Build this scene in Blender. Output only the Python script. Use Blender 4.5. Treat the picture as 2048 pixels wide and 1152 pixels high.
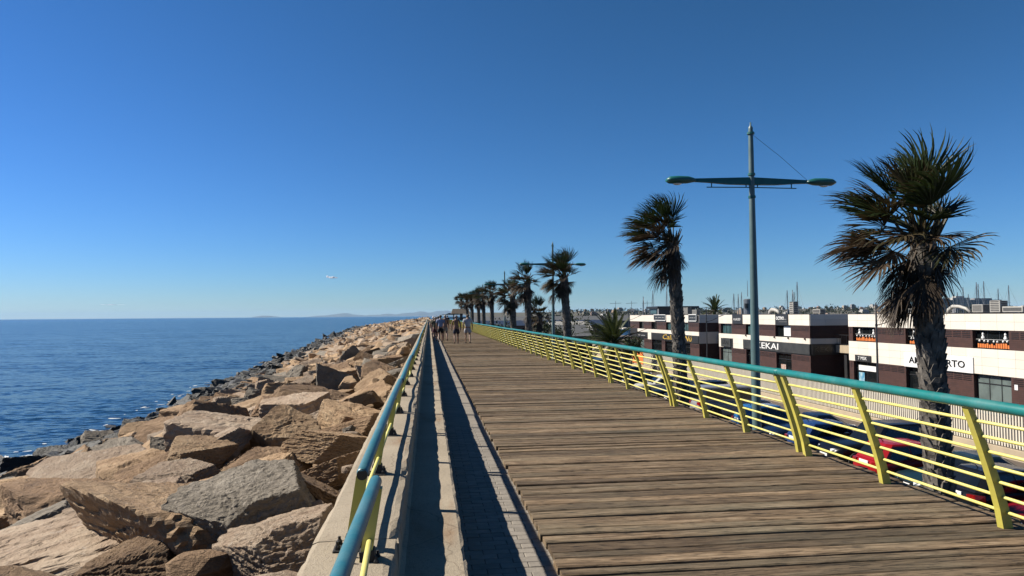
import bpy, bmesh, math, random
import numpy as np
from mathutils import Vector, Matrix, Euler
R = math.radians
for o in list(bpy.data.objects): bpy.data.objects.remove(o, do_unlink=True)
sc = bpy.context.scene
col = sc.collection
random.seed(7)
rng = np.random.default_rng(7)

# ------------------------------------------------------------------ camera
cam_d = bpy.data.cameras.new('camera'); cam = bpy.data.objects.new('camera', cam_d); col.objects.link(cam)
cam_d.sensor_width = 36.0; cam_d.lens = 36.0 * 1400 / 2048
cam_d.clip_start = 0.05; cam_d.clip_end = 80000
YAW, PITCH, ROLL = R(6.774), R(2.238), R(0.44)
fwd = Vector((math.sin(YAW)*math.cos(PITCH), math.cos(YAW)*math.cos(PITCH), math.sin(PITCH)))
rgt = Vector((math.cos(YAW), -math.sin(YAW), 0)); up = rgt.cross(fwd)
r2 = rgt*math.cos(ROLL) - up*math.sin(ROLL); u2 = up*math.cos(ROLL) + rgt*math.sin(ROLL)
cam.matrix_world = Matrix(((r2.x, u2.x, -fwd.x, 0), (r2.y, u2.y, -fwd.y, 0), (r2.z, u2.z, -fwd.z, 1.7), (0, 0, 0, 1)))
sc.camera = cam
sc.render.resolution_x, sc.render.resolution_y = 1024, 576

# ------------------------------------------------------------------ sky, sun, exposure
SUN_EL, SUN_AZ = R(40.7), R(-73.0)          # azimuth measured from +Y towards +X
w = bpy.data.worlds.new('World'); sc.world = w; w.use_nodes = True
nt = w.node_tree; nt.nodes.clear()
wo = nt.nodes.new('ShaderNodeOutputWorld'); bg = nt.nodes.new('ShaderNodeBackground'); sky = nt.nodes.new('ShaderNodeTexSky')
sky.sky_type = 'NISHITA'; sky.sun_disc = False
sky.sun_elevation = SUN_EL; sky.sun_rotation = SUN_AZ
sky.altitude = 0; sky.air_density = 1.0; sky.dust_density = 0.0; sky.ozone_density = 10.0
EXPO = 1.0; SKY = 0.10; bg.inputs['Strength'].default_value = SKY*2**-EXPO
# the photograph's deep blue rendering of the whole sky: one tone curve per channel, the same in every direction
sp = nt.nodes.new('ShaderNodeSeparateColor'); cb = nt.nodes.new('ShaderNodeCombineColor'); nt.links.new(sky.outputs[0], sp.inputs[0])
for ch, (gam, gain) in enumerate(((1.32, .97), (1.19, 1.03), (1.46, 1.31))):
    a = nt.nodes.new('ShaderNodeMath'); a.operation = 'MULTIPLY'; a.inputs[1].default_value = SKY; nt.links.new(sp.outputs[ch], a.inputs[0])
    p = nt.nodes.new('ShaderNodeMath'); p.operation = 'POWER'; p.inputs[1].default_value = gam; nt.links.new(a.outputs[0], p.inputs[0])
    q = nt.nodes.new('ShaderNodeMath'); q.operation = 'MULTIPLY'; q.inputs[1].default_value = gain/SKY; nt.links.new(p.outputs[0], q.inputs[0]); nt.links.new(q.outputs[0], cb.inputs[ch])
nt.links.new(cb.outputs[0], bg.inputs[0]); nt.links.new(bg.outputs[0], wo.inputs[0])
sun_d = bpy.data.lights.new('sun', 'SUN'); sun_d.energy = 5.0; sun_d.angle = R(0.53); sun_d.color = (1.0, 0.93, 0.82)
sun = bpy.data.objects.new('sun', sun_d); col.objects.link(sun)
sd = Vector((math.sin(SUN_AZ)*math.cos(SUN_EL), math.cos(SUN_AZ)*math.cos(SUN_EL), math.sin(SUN_EL)))
sun.rotation_euler = sd.to_track_quat('Z', 'Y').to_euler(); sun.location = (-30, 10, 40)
sc.view_settings.view_transform = 'Standard'; sc.view_settings.look = 'None'
sc.view_settings.exposure = EXPO; sc.view_settings.gamma = 1.0; sc.view_settings.use_curve_mapping = False
sc.render.engine = 'CYCLES'

# ------------------------------------------------------------------ helpers
class MB:
    """collects shapes, then links them as ONE mesh object"""
    def __init__(s): s.v = []; s.f = []
    def add(s, vs, fs):
        n = len(s.v); s.v += [tuple(p) for p in vs]; s.f += [tuple(i+n for i in q) for q in fs]; return s
    def box(s, x0, x1, y0, y1, z0, z1):
        return s.hexa([(x0,y0,z0),(x1,y0,z0),(x1,y1,z0),(x0,y1,z0),(x0,y0,z1),(x1,y0,z1),(x1,y1,z1),(x0,y1,z1)])
    def hexa(s, p):
        return s.add(p, [(0,3,2,1),(4,5,6,7),(0,1,5,4),(1,2,6,5),(2,3,7,6),(3,0,4,7)])
    def cbox(s, x0, x1, y0, y1, z0, z1, c=.01):
        """box with chamfered edges"""
        bm = bmesh.new(); bmesh.ops.create_cube(bm, size=1)
        for v in bm.verts: v.co = Vector(((x0+x1)/2+v.co.x*(x1-x0), (y0+y1)/2+v.co.y*(y1-y0), (z0+z1)/2+v.co.z*(z1-z0)))
        bmesh.ops.bevel(bm, geom=bm.edges[:], offset=c, segments=1, affect='EDGES')
        bm.verts.index_update(); s.add([v.co for v in bm.verts], [[v.index for v in f.verts] for f in bm.faces]); bm.free(); return s
    def bar(s, a, b, wx, wy, up=(0,0,1)):
        a, b = Vector(a), Vector(b); d = (b-a).normalized(); u = Vector(up)
        if abs(d.dot(u)) > .99: u = Vector((0,1,0))
        x = d.cross(u).normalized()*wx/2; y = x.cross(d).normalized()*wy/2
        return s.hexa([a-x-y, a+x-y, a+x+y, a-x+y, b-x-y, b+x-y, b+x+y, b-x+y])
    def tube(s, pts, rad, n=8, cap=True):
        pts = [Vector(p) for p in pts]
        if not hasattr(rad, '__len__'): rad = [rad]*len(pts)
        base = len(s.v); prev = None; vs = []
        for i, p in enumerate(pts):
            d = (pts[min(i+1, len(pts)-1)] - pts[max(i-1, 0)]).normalized()
            if prev is None:
                a = Vector((0,0,1)) if abs(d.z) < .9 else Vector((0,1,0))
                x = d.cross(a).normalized()
            else: x = (prev - d*prev.dot(d)).normalized()
            prev = x; y = d.cross(x)
            for k in range(n):
                t = 2*math.pi*k/n; vs.append(p + (x*math.cos(t)+y*math.sin(t))*rad[i])
        fs = []
        for i in range(len(pts)-1):
            for k in range(n): fs.append((i*n+k, i*n+(k+1) % n, (i+1)*n+(k+1) % n, (i+1)*n+k))
        if cap: fs += [tuple(range(n))[::-1], tuple((len(pts)-1)*n+k for k in range(n))]
        return s.add(vs, fs)
    def lathe(s, prof, c=(0,0,0), n=12, axis='z'):
        pts = []
        for r, h in prof:
            for k in range(n):
                t = 2*math.pi*k/n; q = (r*math.cos(t), r*math.sin(t), h)
                if axis == 'y': q = (q[0], q[2], q[1])
                if axis == 'x': q = (q[2], q[0], q[1])
                pts.append((c[0]+q[0], c[1]+q[1], c[2]+q[2]))
        fs = [(i*n+k, i*n+(k+1) % n, (i+1)*n+(k+1) % n, (i+1)*n+k) for i in range(len(prof)-1) for k in range(n)]
        fs += [tuple(range(n))[::-1], tuple((len(prof)-1)*n+k for k in range(n))]
        return s.add(pts, fs)
    def prism(s, poly, y0, y1):
        """polygon in (x,z) extruded along y"""
        n = len(poly); vs = [(x, y0, z) for x, z in poly] + [(x, y1, z) for x, z in poly]
        fs = [(i, (i+1) % n, n+(i+1) % n, n+i) for i in range(n)] + [tuple(range(n))[::-1], tuple(range(n, 2*n))]
        return s.add(vs, fs)
    def mesh(s, name, mat=None, smooth=False):
        me = bpy.data.meshes.new(name); me.from_pydata([tuple(p) for p in s.v], [], s.f)
        bm = bmesh.new(); bm.from_mesh(me); bmesh.ops.recalc_face_normals(bm, faces=bm.faces[:]); bm.to_mesh(me); bm.free()
        if smooth: me.polygons.foreach_set('use_smooth', [True]*len(me.polygons))
        if mat: me.materials.append(mat)
        me.update(); return me
    def build(s, name, mat, parent=None, smooth=False, world=False):
        return link(name, s.mesh(name, mat, smooth), parent, world)

def link(name, me, parent=None, world=False, loc=None):
    o = bpy.data.objects.new(name, me); col.objects.link(o)
    if parent is not None:
        o.parent = parent
        if world: o.location = -Vector(parent.location)
    if loc is not None: o.location = loc
    return o
def tag(o, label=None, cat=None, group=None, kind=None):
    if label: o['label'] = label
    if cat: o['category'] = cat
    if group: o['group'] = group
    if kind: o['kind'] = kind
    return o
def thing(name, label, cat, loc=(0,0,0), rz=0, group=None):
    o = bpy.data.objects.new(name, None); col.objects.link(o); o.empty_display_size = .1
    o.location = loc; o.rotation_euler = (0, 0, rz); return tag(o, label, cat, group)
def kids(o): return [c for c in bpy.data.objects if c.parent == o]
def copy_tree(o, parent=None, ch=None):
    """ch: map parent -> children, built once by the caller"""
    c = o.copy(); col.objects.link(c); c.parent = parent
    for k in (ch.get(o.name, []) if ch is not None else kids(o)): copy_tree(k, c, ch)
    return c
def tree_map(o):
    m = {o.name: kids(o)}
    for k in m[o.name]: m[k.name] = kids(k)
    return m
def text_mesh(txt, size, mat, extrude=.01, width=None, shear=0, bold=0.0, align='CENTER'):
    cu = bpy.data.curves.new('lettering', 'FONT'); cu.body = txt; cu.size = size; cu.extrude = extrude; cu.shear = shear
    cu.offset = bold; cu.align_x = align; cu.align_y = 'CENTER'; cu.resolution_u = 2
    o = bpy.data.objects.new('lettering', cu); col.objects.link(o)
    dg = bpy.context.evaluated_depsgraph_get(); me = bpy.data.meshes.new_from_object(o.evaluated_get(dg))
    bpy.data.objects.remove(o, do_unlink=True); bpy.data.curves.remove(cu)
    if width and len(me.vertices):
        xs = [v.co.x for v in me.vertices]; k = width/max(.01, max(xs)-min(xs))
        for v in me.vertices: v.co.x *= k
    me.materials.clear(); me.materials.append(mat); return me
FACE_W = Matrix(((0,0,-1,0),(-1,0,0,0),(0,1,0,0),(0,0,0,1)))      # text that is read looking along +x
FACE_S = Matrix(((1,0,0,0),(0,0,-1,0),(0,1,0,0),(0,0,0,1)))       # text that is read looking along +y
def put_text(txt, size, mat, parent, pos, face=FACE_W, **k):
    me = text_mesh(txt, size, mat, **k); me.transform(face)
    o = link('lettering', me, parent); o.location = Vector(pos) - (Vector(parent.location) if parent else Vector()); return o

# vectorised value noise
def vnoise(P, seed=0):
    i = np.floor(P); f = P-i; u = f*f*(3-2*f)
    def h(a, b, c): return np.modf(np.abs(np.sin((i[:,0]+a)*127.1+(i[:,1]+b)*311.7+(i[:,2]+c)*74.7+seed*17.3)*43758.5453))[0]
    x, y, z = u[:,0], u[:,1], u[:,2]
    l = lambda a, b, t: a+(b-a)*t
    return l(l(l(h(0,0,0),h(1,0,0),x), l(h(0,1,0),h(1,1,0),x), y), l(l(h(0,0,1),h(1,0,1),x), l(h(0,1,1),h(1,1,1),x), y), z)*2-1
def fbm(P, seed=0, o=4):
    s = 0; a = 1; t = 0
    for k in range(o): s = s + a*vnoise(P*(2.03**k)+k*7.7, seed+k); t += a; a *= .5
    return s/t

# ------------------------------------------------------------------ materials
def nodes_of(name, rough=.6, metal=0., spec=.5):
    m = bpy.data.materials.new(name); m.use_nodes = True; t = m.node_tree
    b = t.nodes['Principled BSDF']; b.inputs['Roughness'].default_value = rough; b.inputs['Metallic'].default_value = metal
    b.inputs['Specular IOR Level'].default_value = spec
    return m, t, b
def N(t, typ, **k):
    n = t.nodes.new(typ)
    for a, v in k.items():
        if a in ('operation', 'data_type', 'blend_type', 'noise_dimensions', 'feature', 'wave_type', 'bands_direction', 'interpolation_type', 'use_clamp', 'offset', 'offset_frequency', 'normalize'): setattr(n, a, v)
        else: n.inputs[a].default_value = v
    return n
def L(t, a, b): t.links.new(a, b)
def coords(t, scale=(1,1,1), rnd=True, kind='Object'):
    tc = N(t, 'ShaderNodeTexCoord'); mp = N(t, 'ShaderNodeMapping'); mp.inputs['Scale'].default_value = scale
    if rnd:
        oi = N(t, 'ShaderNodeObjectInfo'); mu = N(t, 'ShaderNodeMath', operation='MULTIPLY'); mu.inputs[1].default_value = 57.0
        L(t, oi.outputs['Random'], mu.inputs[0]); ad = N(t, 'ShaderNodeVectorMath', operation='ADD')
        L(t, tc.outputs[kind], ad.inputs[0]); L(t, mu.outputs[0], ad.inputs[1]); L(t, ad.outputs[0], mp.inputs[0])
    else: L(t, tc.outputs[kind], mp.inputs[0])
    return mp.outputs[0]
def ramp(t, src, stops):
    r = N(t, 'ShaderNodeValToRGB'); e = r.color_ramp.elements
    while len(e) < len(stops): e.new(.5)
    for k, (p, c) in enumerate(stops): e[k].position = p; e[k].color = (*c, 1) if len(c) == 3 else c
    L(t, src, r.inputs[0]); return r.outputs[0]
def noise(t, vec, scale, detail=4, rough=.55, dist=0):
    n = N(t, 'ShaderNodeTexNoise', Scale=scale, Detail=detail, Roughness=rough, Distortion=dist); L(t, vec, n.inputs['Vector']); return n.outputs['Fac']
def mixc(t, fac, a, b, blend='MIX'):
    m = N(t, 'ShaderNodeMix', data_type='RGBA', blend_type=blend)
    if isinstance(fac, (int, float)): m.inputs[0].default_value = fac
    else: L(t, fac, m.inputs[0])
    for s, q in ((6, a), (7, b)):
        if isinstance(q, tuple): m.inputs[s].default_value = (*q, 1)
        else: L(t, q, m.inputs[s])
    return m.outputs[2]
def bump(t, b, h, strength=.3, dist=.02):
    n = N(t, 'ShaderNodeBump'); n.inputs['Strength'].default_value = strength; n.inputs['Distance'].default_value = dist
    L(t, h, n.inputs['Height']); L(t, n.outputs[0], b.inputs['Normal']); return n
def rnd_value(t, lo, hi):
    oi = N(t, 'ShaderNodeObjectInfo'); mr = N(t, 'ShaderNodeMapRange'); L(t, oi.outputs['Random'], mr.inputs[0])
    mr.inputs[3].default_value = lo; mr.inputs[4].default_value = hi; return mr.outputs[0]
def scale_c(t, c, v):
    m = N(t, 'ShaderNodeVectorMath', operation='SCALE'); L(t, c, m.inputs[0])
    if isinstance(v, (int, float)): m.inputs['Scale'].default_value = v
    else: L(t, v, m.inputs['Scale'])
    return m.outputs[0]
WORN = {'yellow', 'teal', 'teal_worn', 'yellow_bar', 'galv', 'lamp_green'}
def mat(name, c1, c2=None, sc_=4., rough=.6, metal=0., spec=.5, bmp=0., bsc=40., rnd=.0, stretch=(1,1,1), detail=4):
    """general painted / plain surface: two tones mixed by noise, optional grain bump and per-object variation"""
    m, t, b = nodes_of(name, rough, metal, spec); v = coords(t, stretch)
    c2 = c2 or tuple(x*.82 for x in c1)
    c = ramp(t, noise(t, v, sc_, detail), [(.36, c1), (.66, c2)])
    if rnd: c = scale_c(t, c, rnd_value(t, 1-rnd, 1+rnd))
    if name in WORN:                                   # faded streaks and rust chips in seaside paint
        c = mixc(t, ramp(t, noise(t, v, 2.3, 5, .7), [(.5, (0,0,0)), (.75, (.35,.35,.35))]), c, tuple(.5*x+.22 for x in c1))
        c = mixc(t, ramp(t, noise(t, v, 26, 5, .7), [(.66, (0,0,0)), (.70, (.9,.9,.9))]), c, (.16,.065,.025))
    L(t, c, b.inputs['Base Color'])
    if bmp: bump(t, b, noise(t, v, bsc, 3), bmp, .01)
    return m
MT = {}
def mk(key, *a, **k): MT[key] = mat(key, *a, **k); return MT[key]
mk('yellow_bar', (.86,.77,.22), (.78,.7,.18), 6, .45)
mk('yellow', (.74,.65,.12), (.62,.54,.10), 6, .45, bmp=.08, rnd=.06)
mk('yellow_far', (.60,.54,.12), (.48,.44,.1), 6, .5)
mk('teal', (.012,.25,.235), (.02,.20,.19), 5, .35, bmp=.05, rnd=.08)
mk('teal_worn', (.022,.18,.225), (.07,.21,.24), 9, .4, bmp=.15, rnd=.1)
mk('lamp_green', (.012,.17,.15), (.018,.13,.12), 3, .4)
mk('galv', (.13,.22,.225), (.10,.18,.185), 4, .45)
mk('black_iron', (.012,.012,.012), (.03,.022,.016), 20, .75, bmp=.4, bsc=90)
mk('white_panel', (.74,.68,.59), (.70,.64,.55), .6, .55, rnd=.05)
mk('dark_panel', (.05,.05,.052), (.035,.035,.038), 2, .35)
mk('grey_sign', (.14,.145,.145), (.09,.095,.1), 2, .3, metal=.4)
mk('black', (.008,.008,.009), (.012,.012,.012), 5, .4)
mk('white', (.78,.78,.76), (.72,.72,.7), 4, .5)
mk('gold', (.55,.36,.06), (.45,.28,.05), 8, .4)
mk('orange', (.75,.22,.04), (.6,.15,.03), 8, .6)
mk('frame_dark', (.03,.03,.032), (.025,.025,.027), 5, .4)
mk('rubber', (.012,.012,.012), (.02,.02,.02), 12, .8)
mk('rim', (.30,.30,.31), (.2,.2,.21), 9, .35, metal=.7)
mk('red_light', (.35,.01,.01), (.25,.005,.005), 9, .2)
mk('lamp_glass', (.75,.77,.78), (.6,.62,.64), 30, .15)
mk('asphalt', (.17,.16,.148), (.12,.114,.108), 1.2, .9, bmp=.3, bsc=120)
mk('kerb_stone', (.34,.31,.27), (.28,.255,.22), 3, .85, bmp=.2)
mk('cream_wall', (.62,.50,.34), (.52,.42,.29), 1.5, .85, bmp=.2)
mk('slat', (.70,.64,.52), (.62,.56,.45), 3, .6, rnd=.05)
mk('ac', (.55,.53,.48), (.45,.43,.39), 3, .55, rnd=.15)
mk('grille', (.10,.10,.10), (.06,.06,.06), 8, .7)
mk('mast', (.23,.25,.27), (.3,.32,.34), 4, .4, metal=.5)
mk('hull', (.75,.75,.74), (.68,.68,.67), 2, .3)
mk('promenade', (.155,.12,.095), (.12,.095,.075), 2, .9, bmp=.2)
mk('soil', (.18,.14,.10), (.12,.09,.065), 1, .95, bmp=.5)
# ---- materials that need their own node trees
def m_wood():
    m, t, b = nodes_of('weathered_plank', .82, spec=.25)
    v = coords(t, (.9, 10, 10)); vf = coords(t, (2.6, 44, 44)); vk = coords(t, (1.6, 5.5, 5.5))
    g = noise(t, v, 2.2, 6, .62, .6); fine = noise(t, vf, 2.5, 4, .6, .3)
    c = ramp(t, g, [(.26, (.070,.046,.027)), (.46, (.21,.142,.082)), (.58, (.315,.222,.135)), (.76, (.42,.335,.225))])
    crack = ramp(t, fine, [(.33, (.07,.055,.045)), (.44, (1,1,1))])
    c = mixc(t, 1.0, c, crack, 'MULTIPLY')
    vo = N(t, 'ShaderNodeTexVoronoi', Scale=.95); L(t, vk, vo.inputs['Vector'])
    knot = ramp(t, vo.outputs['Distance'], [(.04, (.10,.07,.05)), (.13, (1,1,1))]); c = mixc(t, .9, c, knot, 'MULTIPLY')
    # greenish weathering towards the outer ends, and whole-plank tone
    big = noise(t, coords(t, (.35,.5,.5)), 1.6, 3); c = mixc(t, ramp(t, big, [(.48, (0,0,0)), (.72, (.55,.55,.55))]), c, (.20,.185,.125))
    c = scale_c(t, c, rnd_value(t, .55, 1.25)); L(t, c, b.inputs['Base Color'])
    h = N(t, 'ShaderNodeMath', operation='ADD'); L(t, g, h.inputs[0]); L(t, crack, h.inputs[1]); bump(t, b, h.outputs[0], .75, .012)
    return m
def m_concrete(name, ca, cb, dark=(.16,.12,.085)):
    m, t, b = nodes_of(name, .9, spec=.2); v = coords(t, rnd=False)
    n1 = noise(t, v, 1.3, 5, .6); n2 = noise(t, v, 38, 5, .7); n3 = noise(t, v, 140, 2)
    c = ramp(t, n1, [(.35, ca), (.62, cb)]); c = mixc(t, ramp(t, n2, [(.52, (0,0,0)), (.75, (.55,.55,.55))]), c, dark)
    st = noise(t, coords(t, (3.2,.9,1), rnd=False), 1.1, 4, .6); c = mixc(t, ramp(t, st, [(.56, (0,0,0)), (.74, (.62,.62,.62))]), c, (.36,.21,.11))
    vo = N(t, 'ShaderNodeTexVoronoi', Scale=130.); L(t, v, vo.inputs['Vector'])
    pit = ramp(t, vo.outputs['Distance'], [(.0, (.45,.42,.38)), (.16, (1,1,1))]); c = mixc(t, .5, c, pit, 'MULTIPLY')
    wv = N(t, 'ShaderNodeTexVoronoi', Scale=.55, feature='DISTANCE_TO_EDGE'); wd = N(t, 'ShaderNodeVectorMath', operation='ADD'); L(t, v, wd.inputs[0])
    nz = N(t, 'ShaderNodeTexNoise', Scale=4.); L(t, v, nz.inputs['Vector']); ns = N(t, 'ShaderNodeVectorMath', operation='SCALE'); ns.inputs['Scale'].default_value = .25
    L(t, nz.outputs['Color'], ns.inputs[0]); L(t, ns.outputs[0], wd.inputs[1]); L(t, wd.outputs[0], wv.inputs['Vector'])
    c = mixc(t, .4, c, ramp(t, wv.outputs['Distance'], [(.0, (.25,.2,.16)), (.004, (1,1,1))]), 'MULTIPLY')
    L(t, c, b.inputs['Base Color']); h = N(t, 'ShaderNodeMath', operation='ADD'); L(t, n2, h.inputs[0]); L(t, n3, h.inputs[1]); bump(t, b, h.outputs[0], .45, .01)
    return m
def m_rock(name, stops, rough=.9, spec=.25, lichen=.25, scale=1.):
    m, t, b = nodes_of(name, rough, spec=spec); v = coords(t, (scale,)*3); vs = coords(t, (scale*.8, scale*1.1, scale*5))
    n1 = noise(t, v, 1.4, 6, .62, .5); n2 = noise(t, vs, 2.4, 6, .65, .8); n3 = noise(t, v, 16, 5, .7)
    a = N(t, 'ShaderNodeMath', operation='MULTIPLY_ADD'); L(t, n2, a.inputs[0]); a.inputs[1].default_value = .5; L(t, n1, a.inputs[2])
    s = N(t, 'ShaderNodeMath', operation='MULTIPLY_ADD'); L(t, n3, s.inputs[0]); s.inputs[1].default_value = .35; L(t, a.outputs[0], s.inputs[2])
    d = N(t, 'ShaderNodeMath', operation='MULTIPLY'); L(t, s.outputs[0], d.inputs[0]); d.inputs[1].default_value = .54
    c = ramp(t, d.outputs[0], stops)
    if lichen:
        l2 = noise(t, v, 7, 5, .75); c = mixc(t, ramp(t, l2, [(.60, (0,0,0)), (.66, (lichen,)*3)]), c, (.58,.50,.42))
    geo = N(t, 'ShaderNodeNewGeometry')
    c = scale_c(t, c, rnd_value(t, .78, 1.2)); L(t, c, b.inputs['Base Color'])
    cr = N(t, 'ShaderNodeTexVoronoi', Scale=2.2, feature='DISTANCE_TO_EDGE'); dv = N(t, 'ShaderNodeVectorMath', operation='ADD'); L(t, vs, dv.inputs[0])
    nn = N(t, 'ShaderNodeTexNoise', Scale=2.5, Detail=4.); L(t, vs, nn.inputs['Vector']); L(t, nn.outputs['Color'], dv.inputs[1]); L(t, dv.outputs[0], cr.inputs['Vector'])
    ce = N(t, 'ShaderNodeMapRange'); L(t, cr.outputs['Distance'], ce.inputs[0]); ce.inputs[2].default_value = .05
    hh = N(t, 'ShaderNodeMath', operation='MULTIPLY_ADD'); L(t, ce.outputs[0], hh.inputs[0]); hh.inputs[1].default_value = .07; L(t, s.outputs[0], hh.inputs[2])
    bump(t, b, hh.outputs[0], 1.0, .09/scale); return m
def m_sea():
    m, t, b = nodes_of('sea_water', .18, spec=.26); b.inputs['IOR'].default_value = 1.33
    tc = N(t, 'ShaderNodeTexCoord'); pos = tc.outputs['Object']
    def wave(sx, sy, rot, det):
        mp = N(t, 'ShaderNodeMapping'); mp.inputs['Scale'].default_value = (sx, sy, 1); mp.inputs['Rotation'].default_value = (0, 0, R(rot)); L(t, pos, mp.inputs[0])
        n = N(t, 'ShaderNodeTexNoise', Scale=1., Detail=det, Roughness=.6); L(t, mp.outputs[0], n.inputs['Vector'])
        s = N(t, 'ShaderNodeVectorMath', operation='SUBTRACT'); L(t, n.outputs['Color'], s.inputs[0]); s.inputs[1].default_value = (.5,.5,.5); return s.outputs[0], n.outputs['Fac']
    w1, f1 = wave(.16, .50, 18, 4); w2, f2 = wave(1.1, 2.6, -12, 5); w3, f3 = wave(.012, .045, 10, 3)
    def sc3(q, k):
        s = N(t, 'ShaderNodeVectorMath', operation='MULTIPLY'); L(t, q, s.inputs[0]); s.inputs[1].default_value = (k, k, 0); return s.outputs[0]
    a1 = N(t, 'ShaderNodeVectorMath', operation='ADD'); L(t, sc3(w1, .62), a1.inputs[0]); L(t, sc3(w2, 1.0), a1.inputs[1])
    a2 = N(t, 'ShaderNodeVectorMath', operation='ADD'); L(t, a1.outputs[0], a2.inputs[0]); L(t, sc3(w3, .22), a2.inputs[1])
    a3 = N(t, 'ShaderNodeVectorMath', operation='ADD'); L(t, a2.outputs[0], a3.inputs[0]); a3.inputs[1].default_value = (0, 0, 1)
    nn = N(t, 'ShaderNodeVectorMath', operation='NORMALIZE'); L(t, a3.outputs[0], nn.inputs[0]); L(t, nn.outputs[0], b.inputs['Normal'])
    c = ramp(t, f3, [(.35, (.0045,.027,.066)), (.65, (.0068,.036,.082))]); L(t, c, b.inputs['Base Color']); return m
def m_brick(name, ca, cb, mortar, bw=.6, bh=.12, rough=.7):
    m, t, b = nodes_of(name, rough, spec=.35); tc = N(t, 'ShaderNodeTexCoord'); sx = N(t, 'ShaderNodeSeparateXYZ'); L(t, tc.outputs['Object'], sx.inputs[0])
    ad = N(t, 'ShaderNodeMath', operation='ADD'); L(t, sx.outputs[0], ad.inputs[0]); L(t, sx.outputs[1], ad.inputs[1])
    cb_ = N(t, 'ShaderNodeCombineXYZ'); L(t, ad.outputs[0], cb_.inputs[0]); L(t, sx.outputs[2], cb_.inputs[1])
    br = N(t, 'ShaderNodeTexBrick', Scale=1.); br.inputs['Color1'].default_value = (*ca, 1); br.inputs['Color2'].default_value = (*cb, 1); br.inputs['Mortar'].default_value = (*mortar, 1)
    br.inputs['Mortar Size'].default_value = .006; br.inputs['Brick Width'].default_value = bw; br.inputs['Row Height'].default_value = bh; L(t, cb_.outputs[0], br.inputs['Vector'])
    n = noise(t, tc.outputs['Object'], 2.5, 4); c = mixc(t, ramp(t, n, [(.4, (0,0,0)), (.7, (.4,.4,.4))]), br.outputs['Color'], tuple(x*1.4 for x in ca))
    L(t, c, b.inputs['Base Color']); bump(t, b, br.outputs['Fac'], -.3, .01); return m
def m_glass(name, c, rough=.06, spec=.8): 
    m, t, b = nodes_of(name, rough, spec=spec); v = coords(t)
    L(t, ramp(t, noise(t, v, 1.2, 2), [(.4, c), (.6, tuple(x*.7 for x in c))]), b.inputs['Base Color']); return m
def m_paint(name, c):
    m, t, b = nodes_of(name, .3, spec=.22); b.inputs['Coat Weight'].default_value = .25; b.inputs['Coat Roughness'].default_value = .05
    L(t, ramp(t, noise(t, coords(t), 2.5, 3), [(.4, c), (.65, tuple(x*.9 for x in c))]), b.inputs['Base Color']); return m
def m_leaf(name, ca, cb, cc=None):
    m, t, b = nodes_of(name, .55, spec=.3)
    stops = [(.3, ca), (.6, cb)] + ([(.8, cc)] if cc else [])
    c = ramp(t, noise(t, coords(t), 3.0, 4), stops); c = scale_c(t, c, rnd_value(t, .7, 1.25)); L(t, c, b.inputs['Base Color'])
    tr = N(t, 'ShaderNodeBsdfTranslucent'); L(t, c, tr.inputs[0]); mx = N(t, 'ShaderNodeMixShader'); mx.inputs[0].default_value = .22
    out = [n for n in t.nodes if n.type == 'OUTPUT_MATERIAL'][0]; L(t, b.outputs[0], mx.inputs[1]); L(t, tr.outputs[0], mx.inputs[2]); L(t, mx.outputs[0], out.inputs[0]); return m
MT['wood'] = m_wood()
MT['concrete'] = m_concrete('sea_wall_concrete', (.56,.47,.35), (.46,.385,.285))
MT['rock_tan'] = m_rock('tan_rock', [(.30, (.125,.078,.044)), (.42, (.34,.218,.122)), (.55, (.475,.325,.19)), (.70, (.55,.42,.275))])
MT['rock_pale'] = m_rock('pale_rock', [(.32, (.20,.14,.095)), (.45, (.38,.275,.19)), (.58, (.48,.375,.27)), (.72, (.56,.46,.36))], lichen=.5)
MT['rock_brown'] = m_rock('brown_rock', [(.32, (.10,.065,.04)), (.45, (.24,.15,.085)), (.58, (.34,.225,.13)), (.72, (.40,.29,.19))], lichen=.1)
MT['rock_grey'] = m_rock('grey_rock', [(.30, (.10,.085,.065)), (.43, (.24,.205,.16)), (.56, (.33,.285,.225)), (.72, (.46,.41,.335))], lichen=.45)
MT['rock_wet'] = m_rock('wet_rock', [(.32, (.008,.008,.007)), (.45, (.022,.020,.016)), (.58, (.035,.034,.026)), (.72, (.06,.055,.042))], rough=.6, spec=.35, lichen=0)
MT['rubble_shade'] = m_rock('rubble_shade', [(.32, (.02,.014,.01)), (.45, (.05,.034,.022)), (.58, (.075,.052,.034)), (.72, (.10,.075,.05))], lichen=0)  # darkened well below the boulders: shade of the deep gaps put into the colour
MT['sea'] = m_sea()
MT['brown_clad'] = m_brick('brown_cladding', (.085,.036,.028), (.064,.028,.023), (.028,.014,.012))
MT['paver'] = mat('grey_paver', (.36,.315,.26), (.28,.245,.20), 9, .9, bmp=.35, bsc=60, rnd=.12)
MT['paver_sheet'] = m_brick('paver_sheet', (.35,.305,.25), (.28,.245,.20), (.10,.095,.09), .2, .1, .9)
MT['glass'] = m_glass('dark_glass', (.012,.015,.017), .06, .45); MT['glass_grey'] = m_glass('grey_glass', (.20,.25,.24), .2, .5)
MT['glass_teal'] = m_glass('teal_glass', (.06,.13,.14), .15)
MT['palm_green'] = m_leaf('palm_leaf_green', (.022,.042,.010), (.045,.068,.016), (.09,.085,.03))
MT['palm_mixed'] = m_leaf('palm_leaf_mixed', (.035,.042,.014), (.085,.06,.026), (.14,.095,.05))
MT['palm_dead'] = m_leaf('palm_leaf_dead', (.055,.036,.022), (.115,.078,.046), (.22,.165,.105))
MT['date_green'] = m_leaf('date_leaf_green', (.04,.065,.015), (.085,.105,.026), (.14,.13,.05))
MT['bush_green'] = m_leaf('bush_leaf', (.020,.034,.012), (.042,.058,.022), (.07,.075,.03))
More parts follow.
